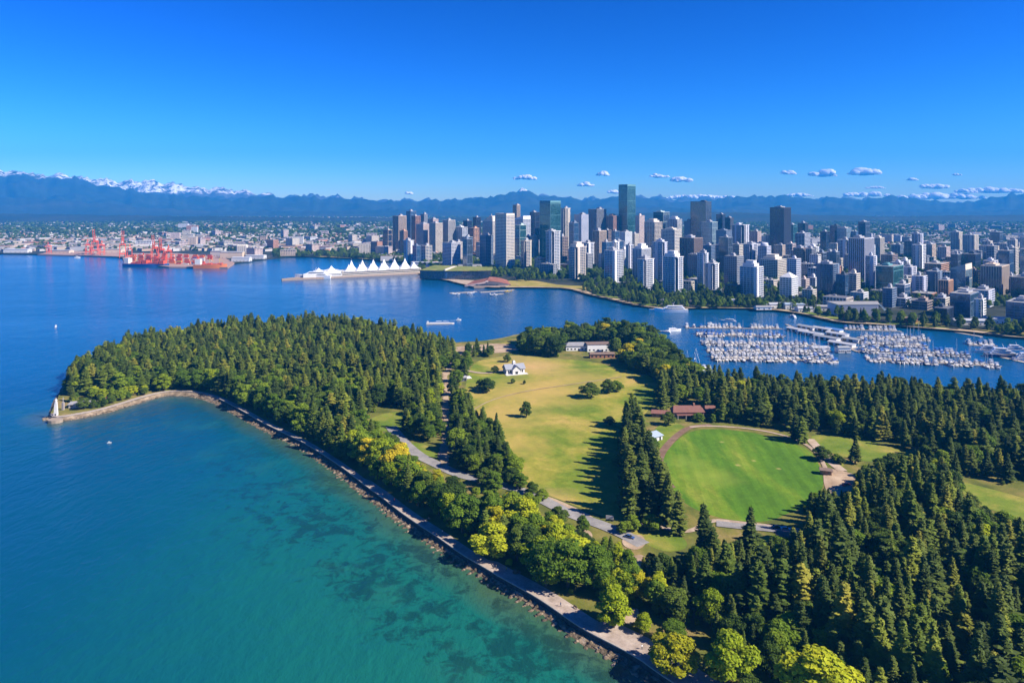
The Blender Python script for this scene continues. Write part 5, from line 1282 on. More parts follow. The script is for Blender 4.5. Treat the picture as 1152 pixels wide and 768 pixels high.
# ------------------------------------------------------------------ small things in the park
CARP = [plain("car_paint_"+k, c, .3, .05, 1, spec=.6) for k, c in dict(white=(.75,.75,.75), silver=(.45,.46,.48), red=(.42,.03,.03), blue=(.04,.09,.25), black=(.02,.02,.022)).items()]
TYRE = plain("tyre_rubber", (.02,.02,.02), .9, .1); RIM = plain("wheel_rim", (.5,.5,.5), .4, .1, metal=.6)
def car(name, label, px, py, rz, paint, van=False, z=ZL+.25, cat="car"):
    x, y = W(px, py); t = thing(name, label, cat, (x, y, z-.2), R(rz)); L, w_ = (5.2, 1.95) if van else (4.5, 1.8)
    if van: prof = [(-L/2,.35),(L/2,.35),(L/2,.95),(L/2-.75,1.15),(L/2-1.35,2.15),(-L/2+.1,2.2),(-L/2,.9)]
    else: prof = [(-L/2,.3),(L/2,.3),(L/2,.72),(L/2-1.05,.88),(-L/2+.35,.92),(-L/2,.85)]
    m = MB(); n = len(prof); vs = [(a, -w_/2, b) for a, b in prof]+[(a, w_/2, b) for a, b in prof]
    m.add(vs, [(k, (k+1) % n, n+(k+1) % n, n+k) for k in range(n)][::1]+[tuple(range(n))[::-1], tuple(range(n, 2*n))]); m.build("body", paint, t)
    if not van:
        m = MB(); c = [(-1.75,.9),(1.15,.88),(.45,1.42),(-1.15,1.45)]; w2 = w_/2-.08; vs = [(a,-w2,b) for a,b in c]+[(a,w2,b) for a,b in c]; vs = [(a, b*(.82 if z_>1.2 else 1), z_) for a,b,z_ in vs]
        m.add(vs, [(k,(k+1)%4,4+(k+1)%4,4+k) for k in range(4)]+[(3,2,1,0),(4,5,6,7)]); m.build("cabin_glass", DARKWIN, t)
        m = MB(); m.box(-1.1,.42,-w2*.8,w2*.8,1.44,1.49); m.build("car_roof", paint, t)
    else:
        m = MB(); m.box(L/2-1.32, L/2-.78, -.85,.85,1.25,2.0); m.build("windscreen", DARKWIN, t)
    for sx in (-1, 1):
        for sy in (-1, 1):
            m = MB(); m.bar((sx*L*.31, sy*(w_/2-.22), .32), (sx*L*.31, sy*(w_/2+.02), .32), .32, n=10); wb = m.build("wheel", TYRE, t)
            m = MB(); m.bar((sx*L*.31, sy*(w_/2+.02), .32), (sx*L*.31, sy*(w_/2+.04), .32), .19, n=8); m.build("rim", RIM, wb)
    return t
car("parked_van", "white van parked beside the dark kiosk left of the pavilion", 527, 426, 25, CARP[0], True, cat="van")
car("parked_car", "dark car parked in shade on the service road below the oval", 874, 594, 5, CARP[4])
car("parked_car", "silver car on the service road near the brown roofed utility building", 884, 596, -12, CARP[1])
car("parked_car", "white car beside the dirt path behind the harbour beach", 507, 411, 70, CARP[0])
car("parked_car", "red car standing on the dirt turning area by the oval", 952, 546, 30, CARP[2])
car("parked_car", "blue car at the dead end of the grey park road", 708, 605, -30, CARP[3])
x, y = W(686, 586); t = thing("notice_board", "white notice board on posts by the road below the conifer row", "sign", (x, y, ZL), R(-15))
m = MB(); m.box(-1.8,1.8,-.08,.08,.9,2.6,bottom=True); m.build("panel", WHITE, t)
for q in (-1.5,1.5): m = MB(); m.box(q-.07,q+.07,-.06,.06,0,.9); m.build("post", TIMBER, t)
SKINM = plain("skin", (.50,.32,.23), .6, .1); SHIRTS = [plain("shirt_"+k, c, .8, .1) for k, c in dict(white=(.7,.7,.7), red=(.5,.06,.05), navy=(.03,.05,.13), yellow=(.6,.45,.06), black=(.03,.03,.03)).items()]; TROU = plain("trousers", (.06,.07,.10), .85, .2); HAIR = plain("hair", (.05,.03,.02), .7, .2)
def person_meshes(stride):
    J = [(0,0,.93),(0,0,1.18),(0,0,1.40),(0,0,1.50),(0,.02,1.63),(0,.01,1.72),(-.10,0,.88),(-.11,stride*.6,.48),(-.11,stride*.55-.10,.07),(-.11,stride*.55+.10,.04),(.10,0,.88),(.11,-stride*.3,.48),(.11,-stride-.05,.08),(.11,-stride+.13,.04),(-.19,0,1.38),(-.25,-stride*.5,1.10),(-.25,-stride*.3+.12,.86),(.19,0,1.38),(.25,stride*.5,1.10),(.25,stride*.5+.14,.88)]
    E = [(0,1),(1,2),(2,3),(3,4),(4,5),(0,6),(6,7),(7,8),(8,9),(0,10),(10,11),(11,12),(12,13),(2,14),(14,15),(15,16),(2,17),(17,18),(18,19)]
    rad = [.15,.14,.15,.065,.105,.075,.10,.07,.05,.045,.10,.07,.05,.045,.075,.052,.04,.075,.052,.04]
    me = bpy.data.meshes.new("person"); me.from_pydata(J, E, []); o = bpy.data.objects.new("tmp", me); COL.objects.link(o)
    md = o.modifiers.new("s", 'SKIN'); me.skin_vertices[0].data[0].use_root = True
    for v, r in zip(me.skin_vertices[0].data, rad): v.radius = (r, r)
    o.modifiers.new("u", 'SUBSURF').levels = 1
    dg = bpy.context.evaluated_depsgraph_get(); ev = bpy.data.meshes.new_from_object(o.evaluated_get(dg)); bpy.data.objects.remove(o)
    zs = [sum(ev.vertices[i].co.z for i in p.vertices)/len(p.vertices) for p in ev.polygons]; return ev, zs
def person(px, py, rz, shirt, label, stride=.22, z=None):
    ev, zs = person_meshes(stride); x, y = W(px, py)
    ev.materials.clear(); [ev.materials.append(q) for q in (SKINM, SHIRTS[shirt], TROU)]
    for p, zz in zip(ev.polygons, zs): p.material_index = 0 if zz > 1.46 else 1 if zz > .92 else 2
    o = link("person", ev); o.location = (x, y, ZL+.03); o.rotation_euler = (0, 0, R(rz)); tag(o, label, "person", "walkers on the seaside path")
    m = MB(); m.lathe([(.11,1.62),(.115,1.70),(.08,1.77),(.02,1.80)], 8); m.build("hair", HAIR, o)
def on_path(frac, d): i = int(frac*(n_-1)); return OFFS(SEAWALL, i, -d)
for k, (fr_, d, sh, lab) in enumerate([(.155,4.0,1,"walker in a red shirt near the bottom end of the seaside path"),(.158,4.9,0,"walker in a white shirt beside the one in red"),(.215,3.2,2,"walker in a navy shirt below the lime trees on the path"),
        (.262,5.0,3,"walker in a yellow shirt by the resting place on the path"),(.268,3.0,4,"walker in black by the wall at the resting place"),(.33,3.6,0,"walker in a white shirt along the middle of the path"),(.395,3.0,1,"walker in a red shirt where the path narrows"),(.12,3.0,4,"walker in black nearest the bottom of the photo")]):
    x, y = on_path(fr_, d); a = PX(x, y, ZL); person(a[0], a[1], 35+180*(k % 2), sh, lab)
# drinking place with boulders at the resting spot, benches along the path
def bench(frac, label):
    x, y = on_path(frac, 6.6); i = int(frac*(n_-1)); p, q = SEAWALL[i], SEAWALL[i+1]; a = math.atan2(q[1]-p[1], q[0]-p[0])
    t = thing("park_bench", label, "bench", (x, y, ZL+.02), a)
    m = MB(); m.box(-.9,.9,-.22,.22,.42,.48,bottom=True); m.build("seat", TIMBER, t); m = MB(); m.box(-.9,.9,-.30,-.24,.50,.92,bottom=True); m.build("backrest", TIMBER, t)
    for s in (-.75,.75): m = MB(); m.box(s-.05,s+.05,-.2,.2,0,.42); m.build("leg", plain("iron", (.05,.05,.05), .6, .1), t)
for fr_, lab in ((.14,"timber bench on the seaside path near its bottom end"),(.205,"timber bench below the lime trees on the seaside path"),(.255,"timber bench at the sandy resting place on the path"),(.35,"timber bench in shade along the middle of the path")): bench(fr_, lab)
x, y = on_path(.259, 6.2); m = MB(); m.add(tv*np.array([1.3,.9,1.3])*(1+RNG.uniform(-.2,.2,(len(tv),1)))+np.array([0,0,.9]), tf.tolist()); m.add(tv*np.array([.8,.7,.9])+np.array([1.5,.3,.5]), tf.tolist()); o = m.build("memorial_stone", plain("dark_boulder", (.09,.07,.06), .9, .3, 1)); o.location = (x, y, ZL); tag(o, "dark upright memorial boulder at the resting place on the path", "boulder")
# ------------------------------------------------------------------ boats
def hull_mesh(L, Wd, h, sheer=.35, mats=None, n=10, stern=.82):
    m = MB(); vs = []
    for i in range(n+1):
        t = i/n; x = -L/2+L*t; w_ = Wd/2*(stern+(1-stern)*min(1, t*3))*(1-max(0, (t-.42)/.58)**2.2) if t < 1 else .02
        zt = h+sheer*max(0, t-.3)**1.6*1.6; vs += [(x, -w_, zt), (x+(.25*L*.12 if t > .8 else 0)*0, -w_*.80, -.25), (x, 0, -.4), (x, w_*.80, -.25), (x, w_, zt)]
    fs = []
    for i in range(n):
        for k in range(4): a = i*5+k; fs.append((a, a+1, a+6, a+5)[::-1])
    fs.append((0,1,2,3,4)[::-1]); m.add(vs, [f[::-1] for f in fs], 0)
    m.add([vs[i*5] for i in range(n+1)]+[vs[i*5+4] for i in range(n+1)], [(i, i+1, n+1+i+1, n+1+i) for i in range(n)], 1)
    return m
DECK = plain("boat_deck", (.62,.58,.50), .7, .12, 1.0); GEL = plain("white_gelcoat", (.62,.62,.61), .3, .08, .6, spec=.5); GNAVY = plain("navy_gelcoat", (.03,.06,.16), .3, .1, spec=.5); BLUEC = plain("blue_canvas", (.03,.13,.42), .8, .2, 1); ALU = plain("aluminium", (.60,.60,.61), .35, .1, metal=.7); CREAMG = plain("cream_gelcoat", (.66,.60,.50), .35, .1); GREYC = plain("grey_canvas", (.35,.37,.40), .8, .2, 1); REDH = plain("red_hull", (.40,.06,.04), .4, .1)
def loft_cabin(m, x0, x1, w0, w1, z0, z1, mi=0, rake=.35):
    h = z1-z0; m.add([(x0,-w0,z0),(x1,-w1,z0),(x1,w1,z0),(x0,w0,z0),(x0+h*.15,-w0*.88,z1),(x1-h*(1+rake),-w1*.85,z1),(x1-h*(1+rake),w1*.85,z1),(x0+h*.15,w0*.88,z1)], [(4,5,6,7),(0,1,5,4),(1,2,6,5),(2,3,7,6),(3,0,4,7)], mi)
def motor_boat(hm, cover, label, group):
    L, Wd = 11.5, 3.8; t = thing("motor_boat", label, "motor boat", (0,0,0), 0, group)
    hull_mesh(L, Wd, 1.35).build("hull", [hm, DECK], t)
    m = MB(); loft_cabin(m, -2.6, 3.4, 1.5, 1.15, 1.4, 2.9); m.build("cabin", GEL, t)
    m = MB(); m.box(-2.2, 1.3, -1.53, 1.53, 2.0, 2.55); m.add([(3.0,-1.02,1.95),(3.0,1.02,1.95),(1.75,.98,2.75),(1.75,-.98,2.75)], [(0,1,2,3)]); m.build("cabin_window", DARKWIN, t)
    m = MB(); loft_cabin(m, -2.9, 1.0, 1.35, 1.2, 2.92, 3.5, rake=.1); m.box(-2.4,.3,-1.3,1.3,4.5,4.62,bottom=True); [m.bar((a_,b_,3.4),(a_,b_,4.5),.05) for a_ in (-2.3,.2) for b_ in (-1.2,1.2)]; m.build("flybridge", cover, t)
    m = MB(); m.add([(1,-1.7,2.1),(3,-1.3,2.15),(5,-.5,2.3),(5,.5,2.3),(3,1.3,2.15),(1,1.7,2.1),(1,-1.7,2.2),(3,-1.3,2.25),(5,-.5,2.4),(5,.5,2.4),(3,1.3,2.25),(1,1.7,2.2)], [(k,k+1,k+7,k+6) for k in range(5)]); m.build("rail", ALU, t)
    return register(t)
def sailing_boat(hm, cover, label, group):
    L, Wd = 11.0, 3.3; t = thing("sailing_boat", label, "sailing boat", (0,0,0), 0, group)
    hull_mesh(L, Wd, 1.1, .25, stern=.65).build("hull", [hm, DECK], t)
    m = MB(); loft_cabin(m, -1.4, 2.6, .95, .7, 1.12, 1.75, rake=.8); m.build("cabin", GEL, t)
    m = MB(); m.bar((.9,0,1.2),(.9,0,15.0),.13,.09,6); m.bar((.9,-1.0,8.2),(.9,1.0,8.2),.05); m.build("mast", ALU, t)
    m = MB(); m.bar((.8,0,2.7),(-4.0,0,2.6),.28,.18,6); m.build("sail_cover", cover, t)
    m = MB(); m.bar((5.2,0,1.4),(.95,0,14.6),.035,n=4); m.bar((-5.2,0,1.3),(.85,0,14.8),.03,n=4); m.build("rigging", ALU, t)
    return register(t)
HIDDEN_PROTO = []
BOATP = {}
def boat(kind, x, y, rz, s, label, group):
    """a copy of the first boat of its kind and colours"""
    k = kind
    if k not in BOATP:
        hm = {'w': GEL, 'n': GNAVY, 'c': CREAMG}[k[1]]; cv = {'w': GEL, 'b': BLUEC, 'g': GREYC}[k[2]]
        t = (motor_boat if k[0] == 'm' else sailing_boat)(hm, cv, label, group); t.location = (x, y, 0); t.rotation_euler = (0,0,rz); t.scale = (s, s, s); BOATP[k] = t; return t
    return dup(BOATP[k], label, (x, y, 0), rz, s, group)
DOCKM = plain("dock_planks", (.36,.31,.26), .9, .25, .6); PILEM = plain("dock_pile", (.16,.12,.09), .9, .2, 1)
def dock(a, b, label, w_=2.6, piles=True, fingers=()):
    a, b = P(*a), P(*b); dx, dy = b[0]-a[0], b[1]-a[1]; L = math.hypot(dx, dy); ang = math.atan2(dy, dx)
    t = thing("dock", label, "dock", (a[0], a[1], 0), ang); m = MB(); m.box(0, L, -w_/2, w_/2, -.3, .55)
    m.build("deck", DOCKM, t)
    m = MB(); [m.bar((q, s*(w_/2+.2), -1), (q, s*(w_/2+.2), 2.2), .16, n=6) for q in np.arange(4, L, 16) for s in (-1, 1)]
    if m.v: m.build("piles", PILEM, t)
    return a, ang, L
KW = {'m': "motor boat", 's': "sailing boat"}
HW = {'w': 'white', 'n': 'navy hulled', 'c': 'cream'}
CW = {'w': "", 'b': " under blue canvas", 'g': " under grey canvas"}
NB = 0
def boat_row(a, b, name, dens=4.0, blue=.15, sail=.42, both=True, seed=0, big=1.12):
    global NB
    rg = random.Random(seed); p, ang, L = dock(a, b, f"long plank dock of {name}"); q = 3.0
    while q < L-2:
        for s in ((-1, 1) if both else (1,)):
            if rg.random() < .10: continue
            k0 = 's' if rg.random() < sail else 'm'; sc_ = rg.uniform(.78, 1.12)*big; off = 1.6+5.6*sc_
            hull = rg.choices('wnc', (.80,.10,.10))[0]; cov = 'b' if rg.random() < blue else ('g' if rg.random() < .2 else 'w')
            if cov == 'w' and k0 == 's': cov = rg.choice('wbg')
            x = p[0]+math.cos(ang)*q-math.sin(ang)*s*off; y = p[1]+math.sin(ang)*q+math.cos(ang)*s*off
            flip = rg.random() < .75; rz = ang+(math.pi/2 if (s > 0) == flip else -math.pi/2)+rg.uniform(-.05,.05)
            boat(k0+hull+cov, x, y, rz, sc_, f"{HW[hull]} {KW[k0]}{CW[cov]} in {name}", f"boats moored in {name}"); NB += 1
        q += dens*rg.uniform(.9, 1.25)
boat_row((771,369),(880,370), "the farthest left marina row", 4.2, .1, .25, False, 1)
boat_row((783,377),(884,378.5), "the blue canvas row of the left marina", 4.0, .75, .15, True, 2)
boat_row((789,387),(922,389), "the third row of the left marina", 4.2, .15, .45, True, 3)
boat_row((795,395.5),(932,397.5), "the fourth row of the left marina", 4.0, .1, .55, True, 4)
boat_row((800,403.5),(941,406), "the nearest row of the left marina", 3.5, .08, .55, True, 5)
boat_row((950,371),(1014,373), "the farthest right marina row", 4.2, .1, .3, False, 6)
boat_row((964,379.5),(1047,382.5), "the second row of the right marina", 4.0, .15, .3, True, 7)
boat_row((968,387),(1044,390), "the third row of the right marina", 4.0, .2, .35, True, 8)
boat_row((965,395),(1087,400), "the blue canvas row of the right marina", 4.0, .45, .3, True, 9)
boat_row((974,404.5),(1127,412.5), "the nearest row of the right marina", 3.7, .10, .50, True, 10)
boat_row((1090,388.5),(1122,389.5), "the short jetty off the right marina", 4.8, .1, .3, False, 11)
boat_row((771,417),(795,414), "the little basin below the club land", 3.8, .1, .4, True, 12)
dock((1046,369),(1104,379), "long timber breakwater off the downtown shore", 5.0)
dock((884,365),(968,397), "main walkway between the two halves of the marina", 3.2)
# covered slips in the middle of the marina
def boathouse(px, py, L, Wd, rz, roof, label):
    x, y = P(px, py)[:2]; t = thing("boathouse", label, "boathouse", (x, y, 0), R(rz)); m = MB(); m.box(-L/2, L/2, -Wd/2, Wd/2, .3, 3.4); m.add([(-L/2,-Wd/2,3.4),(-L/2,Wd/2,3.4),(-L/2,0,4.6),(L/2,-Wd/2,3.4),(L/2,Wd/2,3.4),(L/2,0,4.6)], [(0,2,1),(3,4,5)]); m.build("wall", GEL, t)
    m = MB(); m.gable(-L/2, L/2, -Wd/2, Wd/2, 3.45, 4.75, .6); m.build("roof", roof, t); m = MB(); m.box(-L/2-1.5, L/2+1.5, -Wd/2-1.5, Wd/2+1.5, -.3, .4); m.build("float", DOCKM, t)
    for k in range(int(L/7)): q = -L/2+3.5+7*k; m = MB(); m.box(q-2.2, q+2.2, -Wd/2-.05, -Wd/2+.05, .5, 2.8); m.build("slip_opening", DARKWIN, t)
RW, RB, RG = plain("white_sheet_roof", (.43,.44,.46), .5, .12, .2), plain("blue_sheet_roof", (.10,.22,.46), .5, .15, .2), plain("grey_sheet_roof", (.28,.30,.32), .6, .15, .2)
for px, py, L, rz, rf, lab in [(897,373,34,-62,RW,"white roofed boathouse nearest the far end of the marina walkway"),(908,370,32,-62,RG,"grey roofed boathouse behind the first white one in the marina"),(912,377,38,-58,RW,"second white roofed boathouse along the marina walkway"),
    (925,372,30,-58,RW,"white roofed boathouse set back from the marina walkway"),(930,382,38,-55,RG,"grey roofed boathouse halfway down the marina walkway"),(942,378,32,-55,RW,"white roofed boathouse beyond the grey one halfway down"),(947,389,36,-52,RW,"broad white boathouse near the marina office"),(938,373,26,-55,RB,"blue roofed boathouse in the middle of the marina"),(922,394,24,2,RW,"white boathouse at the right end of the left rows"),(958,384,26,-52,RG,"small grey boathouse right of the marina office")]: boathouse(px, py, L*.72, 9, rz, rf, lab)
house("marina_office", "two storey white office on floats at the middle of the marina", 948, 396, 13, 8, 5.2, 1.4, 4, WHITE, RG, z=.4, hip=.4, wins=6)
# single craft
YW = plain('yacht_white', (.80,.80,.79), .3, .06, .3, spec=.5)
def yacht(px, py, L, rz, label, decks=3, hm=None):
    x, y = P(px, py)[:2]; t = thing("yacht", label, "yacht", (x, y, 0), R(rz)); hm = hm or YW; s = L/40
    hull_mesh(L, L*.2, 3.6*s, 1.8*s, n=16, stern=.9).build("hull", [hm, DECK], t)
    for k in range(decks):
        m = MB(); loft_cabin(m, -L*(.40-.05*k), L*(.28-.10*k), L*(.085-.010*k), L*(.070-.01*k), (3.7+2.2*k)*s, (5.8+2.2*k)*s, rake=.5); c = m.build("deckhouse", YW, t)
        m = MB(); m.box(-L*(.36-.05*k), L*(.20-.10*k), -L*(.083-.010*k), L*(.083-.010*k), (4.4+2.2*k)*s, (5.1+2.2*k)*s); m.build("window_band", DARKWIN, c)
    m = MB(); m.bar((-L*.06,0,(3.7+2.4*decks)*s), (-L*.1,0,(8.2+2.4*decks)*s), .3*s, .12*s, 6); m.bar((-L*.08,-2*s,(6+2.4*decks)*s),(-L*.08,2*s,(6+2.4*decks)*s),.12*s); m.build("radar_mast", GEL, t)
    return t
yacht(755, 351, 46, 176, "large white motor yacht lying off the downtown shore", 2)
yacht(738, 349.5, 20, 170, "white cruiser just astern of the large motor yacht", 2)
yacht(758, 372.5, 20, 20, "white cruiser coming out past the club land", 2)
yacht(748, 374, 14, 150, "small white cruiser moored beside the club land", 1)
yacht(767, 406, 18, 100, "white yacht moored alone at the little basin", 2)
yacht(819, 362, 20, 160, "white yacht anchored behind the farthest left marina row", 2)
yacht(892, 357, 18, 90, "white boat heading in towards the marina walkway", 2)
yacht(1117, 397, 30, -20, "big white yacht at the right marina quay, nearest the rows", 3)
yacht(1132, 402, 36, -18, "biggest white yacht at the right marina quay with navy hull", 3, GNAVY)
yacht(1146, 396, 28, -18, "white yacht at the right marina quay, outermost", 3)
yacht(1160, 406, 30, -18, "white yacht at the right edge of the marina quay", 3)
dock((1108,398),(1190,416), "dark quay along which the biggest yachts lie", 5.0)
WAKE = plain("foam_wake", (.55,.62,.66), .6, .2, .5)
def wake(px, py, L, w_, rz, label):
    x, y = P(px, py)[:2]; m = MB(); n = 14; vs = []
    for i in range(n+1):
        t_ = i/n; e = random.uniform(.7,1.2); vs += [(-L*t_, -w_*(.18+.82*t_)*e*.5, .03), (-L*t_, w_*(.18+.82*t_)*e*.5, .03)]
    m.add(vs, [(2*i, 2*i+2, 2*i+3, 2*i+1) for i in range(n) if i % 5 != 4]); o = m.build("boat_wake", WAKE); o.location = (x, y, .02); o.rotation_euler = (0,0,R(rz)); tag(o, kind='structure')
boat('mww', *P(63,367.5)[:2], R(115), .55, "white motor boat under way beyond the wooded point", None); 
boat('mww', *P(123,498)[:2], R(20), .22, "small white boat alone on the sheltered bay", None)
boat('mww', *P(516,360)[:2], R(15), .6, "white motor boat running behind the harbour barge", None); wake(513, 360.3, 26, 4, 15, "")
boat('mww', *P(87,290)[:2], R(20), 1.3, "white motor boat far off before the left shore", None)
boat('mww', *P(800,366)[:2], R(30), .9, "white motor boat drifting before the left marina", None)
boat('sww', *P(848,430)[:2], R(60), .8, "white sailing boat between marina and wooded shore", None)
x, y = P(495,364)[:2]; t = thing("barge", "long low white harbour barge off the small beach", "barge", (x, y, 0), R(4))
m = MB(); m.prism([(-17,-2.6),(15,-2.6),(18,-1.2),(18,1.2),(15,2.6),(-17,2.6)], -.4, .9); m.build("hull", CREAMG, t); m = MB(); m.box(-13,12,-1.9,1.9,.9,1.5); m.build("deck_cargo", GEL, t); m = MB(); m.box(-16.5,-14,-1.5,1.5,.9,3.2); m.build("wheelhouse", GEL, t)

# ------------------------------------------------------------------ pier with the white sails
SAIL = plain("white_fabric", (.82,.82,.82), .7, .05, .2); PIERD = plain("pier_deck", (.33,.25,.19), .9, .2, .2); STONE = plain("pier_stone", (.50,.45,.38), .85, .15, .2)
A, B = np.array(P(318,315.5)[:2]), np.array(P(476,307.5)[:2]); ax = (B-A)/np.linalg.norm(B-A); ang = math.atan2(ax[1], ax[0]); LP = np.linalg.norm(B-A)
t = thing("pier_terminal", "white convention pier with a row of peaked fabric sails", "terminal", (A[0], A[1], 0), ang)
m = MB(); m.prism([(-2,-3),(60,-9),(LP,-9),(LP,44),(110,44),(40,26),(-2,3)], -.6, 3.4); m.build("pier_deck", PIERD, t)
m = MB(); m.prism([(40,0),(62,-3),(118,-3),(118,36),(70,34),(44,16)], 3.4, 10); m.prism([(58,3),(118,2),(118,32),(72,28)], 10, 14.5); m.build("hall", GEL, t); m = MB(); m.prism([(118,-4),(LP-6,-4),(LP-6,40),(118,40)], 3.4, 12); m.build("stone_hall", STONE, t)
m = MB()
for k in range(2): m.box(119, LP-8, -4.12-.02*k, -3.9, 5+3.4*k, 6.6+3.4*k); m.box(64, 116, -3.1, -2.9, 5.2+2.4*min(k,1), 6.2+2.4*min(k,1))
m.build("window_band", DARKWIN, t)
def sail_roof(cx, cy, w_, d_, z0, h, nm="sail"):
    m = MB(); n = 8; vs = []; fs = []
    ring = lambda f: [(cx+w_*f*a_, cy+d_*f*b_) for a_, b_ in ((-1,-1),(-.33,-1),(.33,-1),(1,-1),(1,-.33),(1,.33),(1,1),(.33,1),(-.33,1),(-1,1),(-1,.33),(-1,-.33))]
    for f, z in ((1,0),(.76,.11),(.53,.27),(.32,.50),(.14,.79),(.03,1.0)): vs += [(x_, y_, z0+h*z+(.8 if f == 1 and i % 3 == 0 else 0)) for i, (x_, y_) in enumerate(ring(f))]
    for r_ in range(5): fs += [(r_*12+k, r_*12+(k+1) % 12, (r_+1)*12+(k+1) % 12, (r_+1)*12+k) for k in range(12)]
    fs.append(tuple(60+k for k in range(12))); m.add(vs, fs); s_ = m.build(nm, SAIL, t)
    m = MB(); m.bar((cx,cy,z0+h*.9),(cx,cy,z0+h*1.22),.4,.15,6); m.build("sail_mast", ALU, s_)
for k in range(7):
    q = 122+(LP-130)*(k+.5)/7
    sail_roof(q, 5, (LP-130)/14*.99, 10, 12, 13.5)
    if k < 6: sail_roof(q+(LP-130)/14, 27, (LP-130)/14*.99, 11, 12, 20)
sail_roof(100, 14, 12, 11, 14.5, 9); sail_roof(74, 14, 9, 8, 14.5, 6)
m = MB(); [m.bar((q,-8.5,-2),(q,-8.5,3),.6,n=6) for q in np.arange(64, LP, 6)]; m.build("piles", PILEM, t)
# cruise ship lying on the near side of the pier's tip
x, y = P(366,312.3)[:2]; 
s = yacht(352, 313.4, 72, 183, "low white ship lying along the tip of the sail pier", 2)
house("pier_kiosk", "small red roofed kiosk on the tip of the sail pier", 375, 308.5, 12, 8, 5, 3, 0, GEL, plain("kiosk_red", (.50,.12,.08), .7, .15), z=3.4, hip=.6, wins=3)
house("pier_lodge", "white lodge with a red stripe before the first sails", 356, 309, 16, 9, 6, 1.5, 0, GEL, plain("lodge_pink", (.62,.40,.34), .7, .15), z=3.4, hip=.4, wins=3)
# long white shed behind the sails
house("ferry_hall", "long white roofed hall right of the sails", 478, 299, 62, 26, 9, 1.0, -8, GEL, RW, z=ZC, hip=.2, wins=8)
# waterfront hall with the grass roof
x, y = P(489,314.5)[:2]; t = thing("convention_hall", "dark glass waterfront hall with a sloping grass roof", "hall", (x, y, ZC), R(-12))
m = MB(); m.prism([(-28,-8),(26,-14),(60,-4),(110,20),(100,70),(-20,60)], 0, 16); m.build("glass_wall", GL['navy'], t)
m = MB(); m.prism([(24,-14.2),(27,-14.2),(29,60),(20,60)], 16, 20); m.build("roof_wedge", WL['cream'], t)
pts_ = [(-29,-9,16.6),(26,-15,17),(62,-5,16.6),(112,20,16.4),(102,72,18),(-21,62,21)]; m = MB(); m.add(pts_+[(a_,b_,c_-.5) for a_,b_,c_ in pts_], [(0,1,2,3,4,5)]+[(6+k,6+(k+1)%6,(k+1)%6,k) for k in range(6)])
rf = m.build("grass_roof", ground_mat("roof_meadow", [(.3,(.10,.15,.03)),(.55,(.20,.21,.05)),(.75,(.34,.27,.10))], .05), t)
for k in range(8): m = MB(); m.box(-24+7*k, -19+7*k, -8.4-.8*k, -7.6-.8*k+.2, 1.2, 13.6); m.build("window", GL['blue'], t)
# terracotta plaza with a fan of steps and pale arc wall
BR = ground_mat("brick_paving", [(.3,(.17,.065,.042)),(.5,(.25,.10,.07)),(.7,(.32,.16,.11))], .12, 5)
x, y = P(549,323)[:2]; t = thing("plaza", "fan shaped brick red plaza with a pale curved wall by the seaplane floats", "plaza", (x, y, ZC-.2), R(6), None, .88)
n = 24; prof = lambda u: 1.2+11.5*(max(0.0, math.sin(math.pi*min(1, u/.84)*.5))**1.3 if u < .42 else max(0.0, math.cos((u-.42)/.58*math.pi/2))**.9*.86)
xs_ = [-48+96*k/n for k in range(n+1)]; fy = [-8*math.sin(math.pi*k/n) for k in range(n+1)]
m = MB(); vs = []
for k in range(n+1):
    for j in range(5): v_ = j/4; vs.append((xs_[k]*(1-.25*v_)+10*v_, fy[k]+62*v_, prof(k/n)*(1-.15*v_)+4.0*v_))
m.add(vs, [(k*5+j, k*5+5+j, k*5+6+j, k*5+1+j) for k in range(n) for j in range(4)]); m.build("paved_slope", BR, t)
m = MB(); m.add([(xs_[k], fy[k]+.4, 0) for k in range(n+1)]+[(xs_[k], fy[k]+.4, prof(k/n)-.1) for k in range(n+1)], [(k, k+1, n+2+k, n+1+k) for k in range(n)]); m.build("front_wall", plain("terrace_stone", (.09,.085,.10), .8, .3, .3), t)
m = MB(); K = int(n*.55); q_ = [(xs_[k], fy[k]-.6, prof(k/n)-2.4) for k in range(K)]+[(xs_[k], fy[k]-.6, prof(k/n)+.8) for k in range(K)]+[(xs_[k], fy[k]+1.6, prof(k/n)+.8) for k in range(K)]
m.add(q_, [(k, k+1, K+k+1, K+k) for k in range(K-1)]+[(K+k, K+k+1, 2*K+k+1, 2*K+k) for k in range(K-1)]); m.build("arc_wall", plain("rosy_wall", (.56,.42,.36), .8, .12, .3), t)
m = MB(); m.prism([(-30,-22),(34,-20),(44,-2),(-40,-2)], -2, 1.4); m.build("terrace", plain("quay_stone", (.26,.20,.16), .8, .2, .3), t)
for k in range(7): m = MB(); m.box(-26+7*k, -21+7*k, -8.6-.2*(3-abs(3-k)), -7.0, 1.6, 4.2); m.build("window", GL['grey'], t)
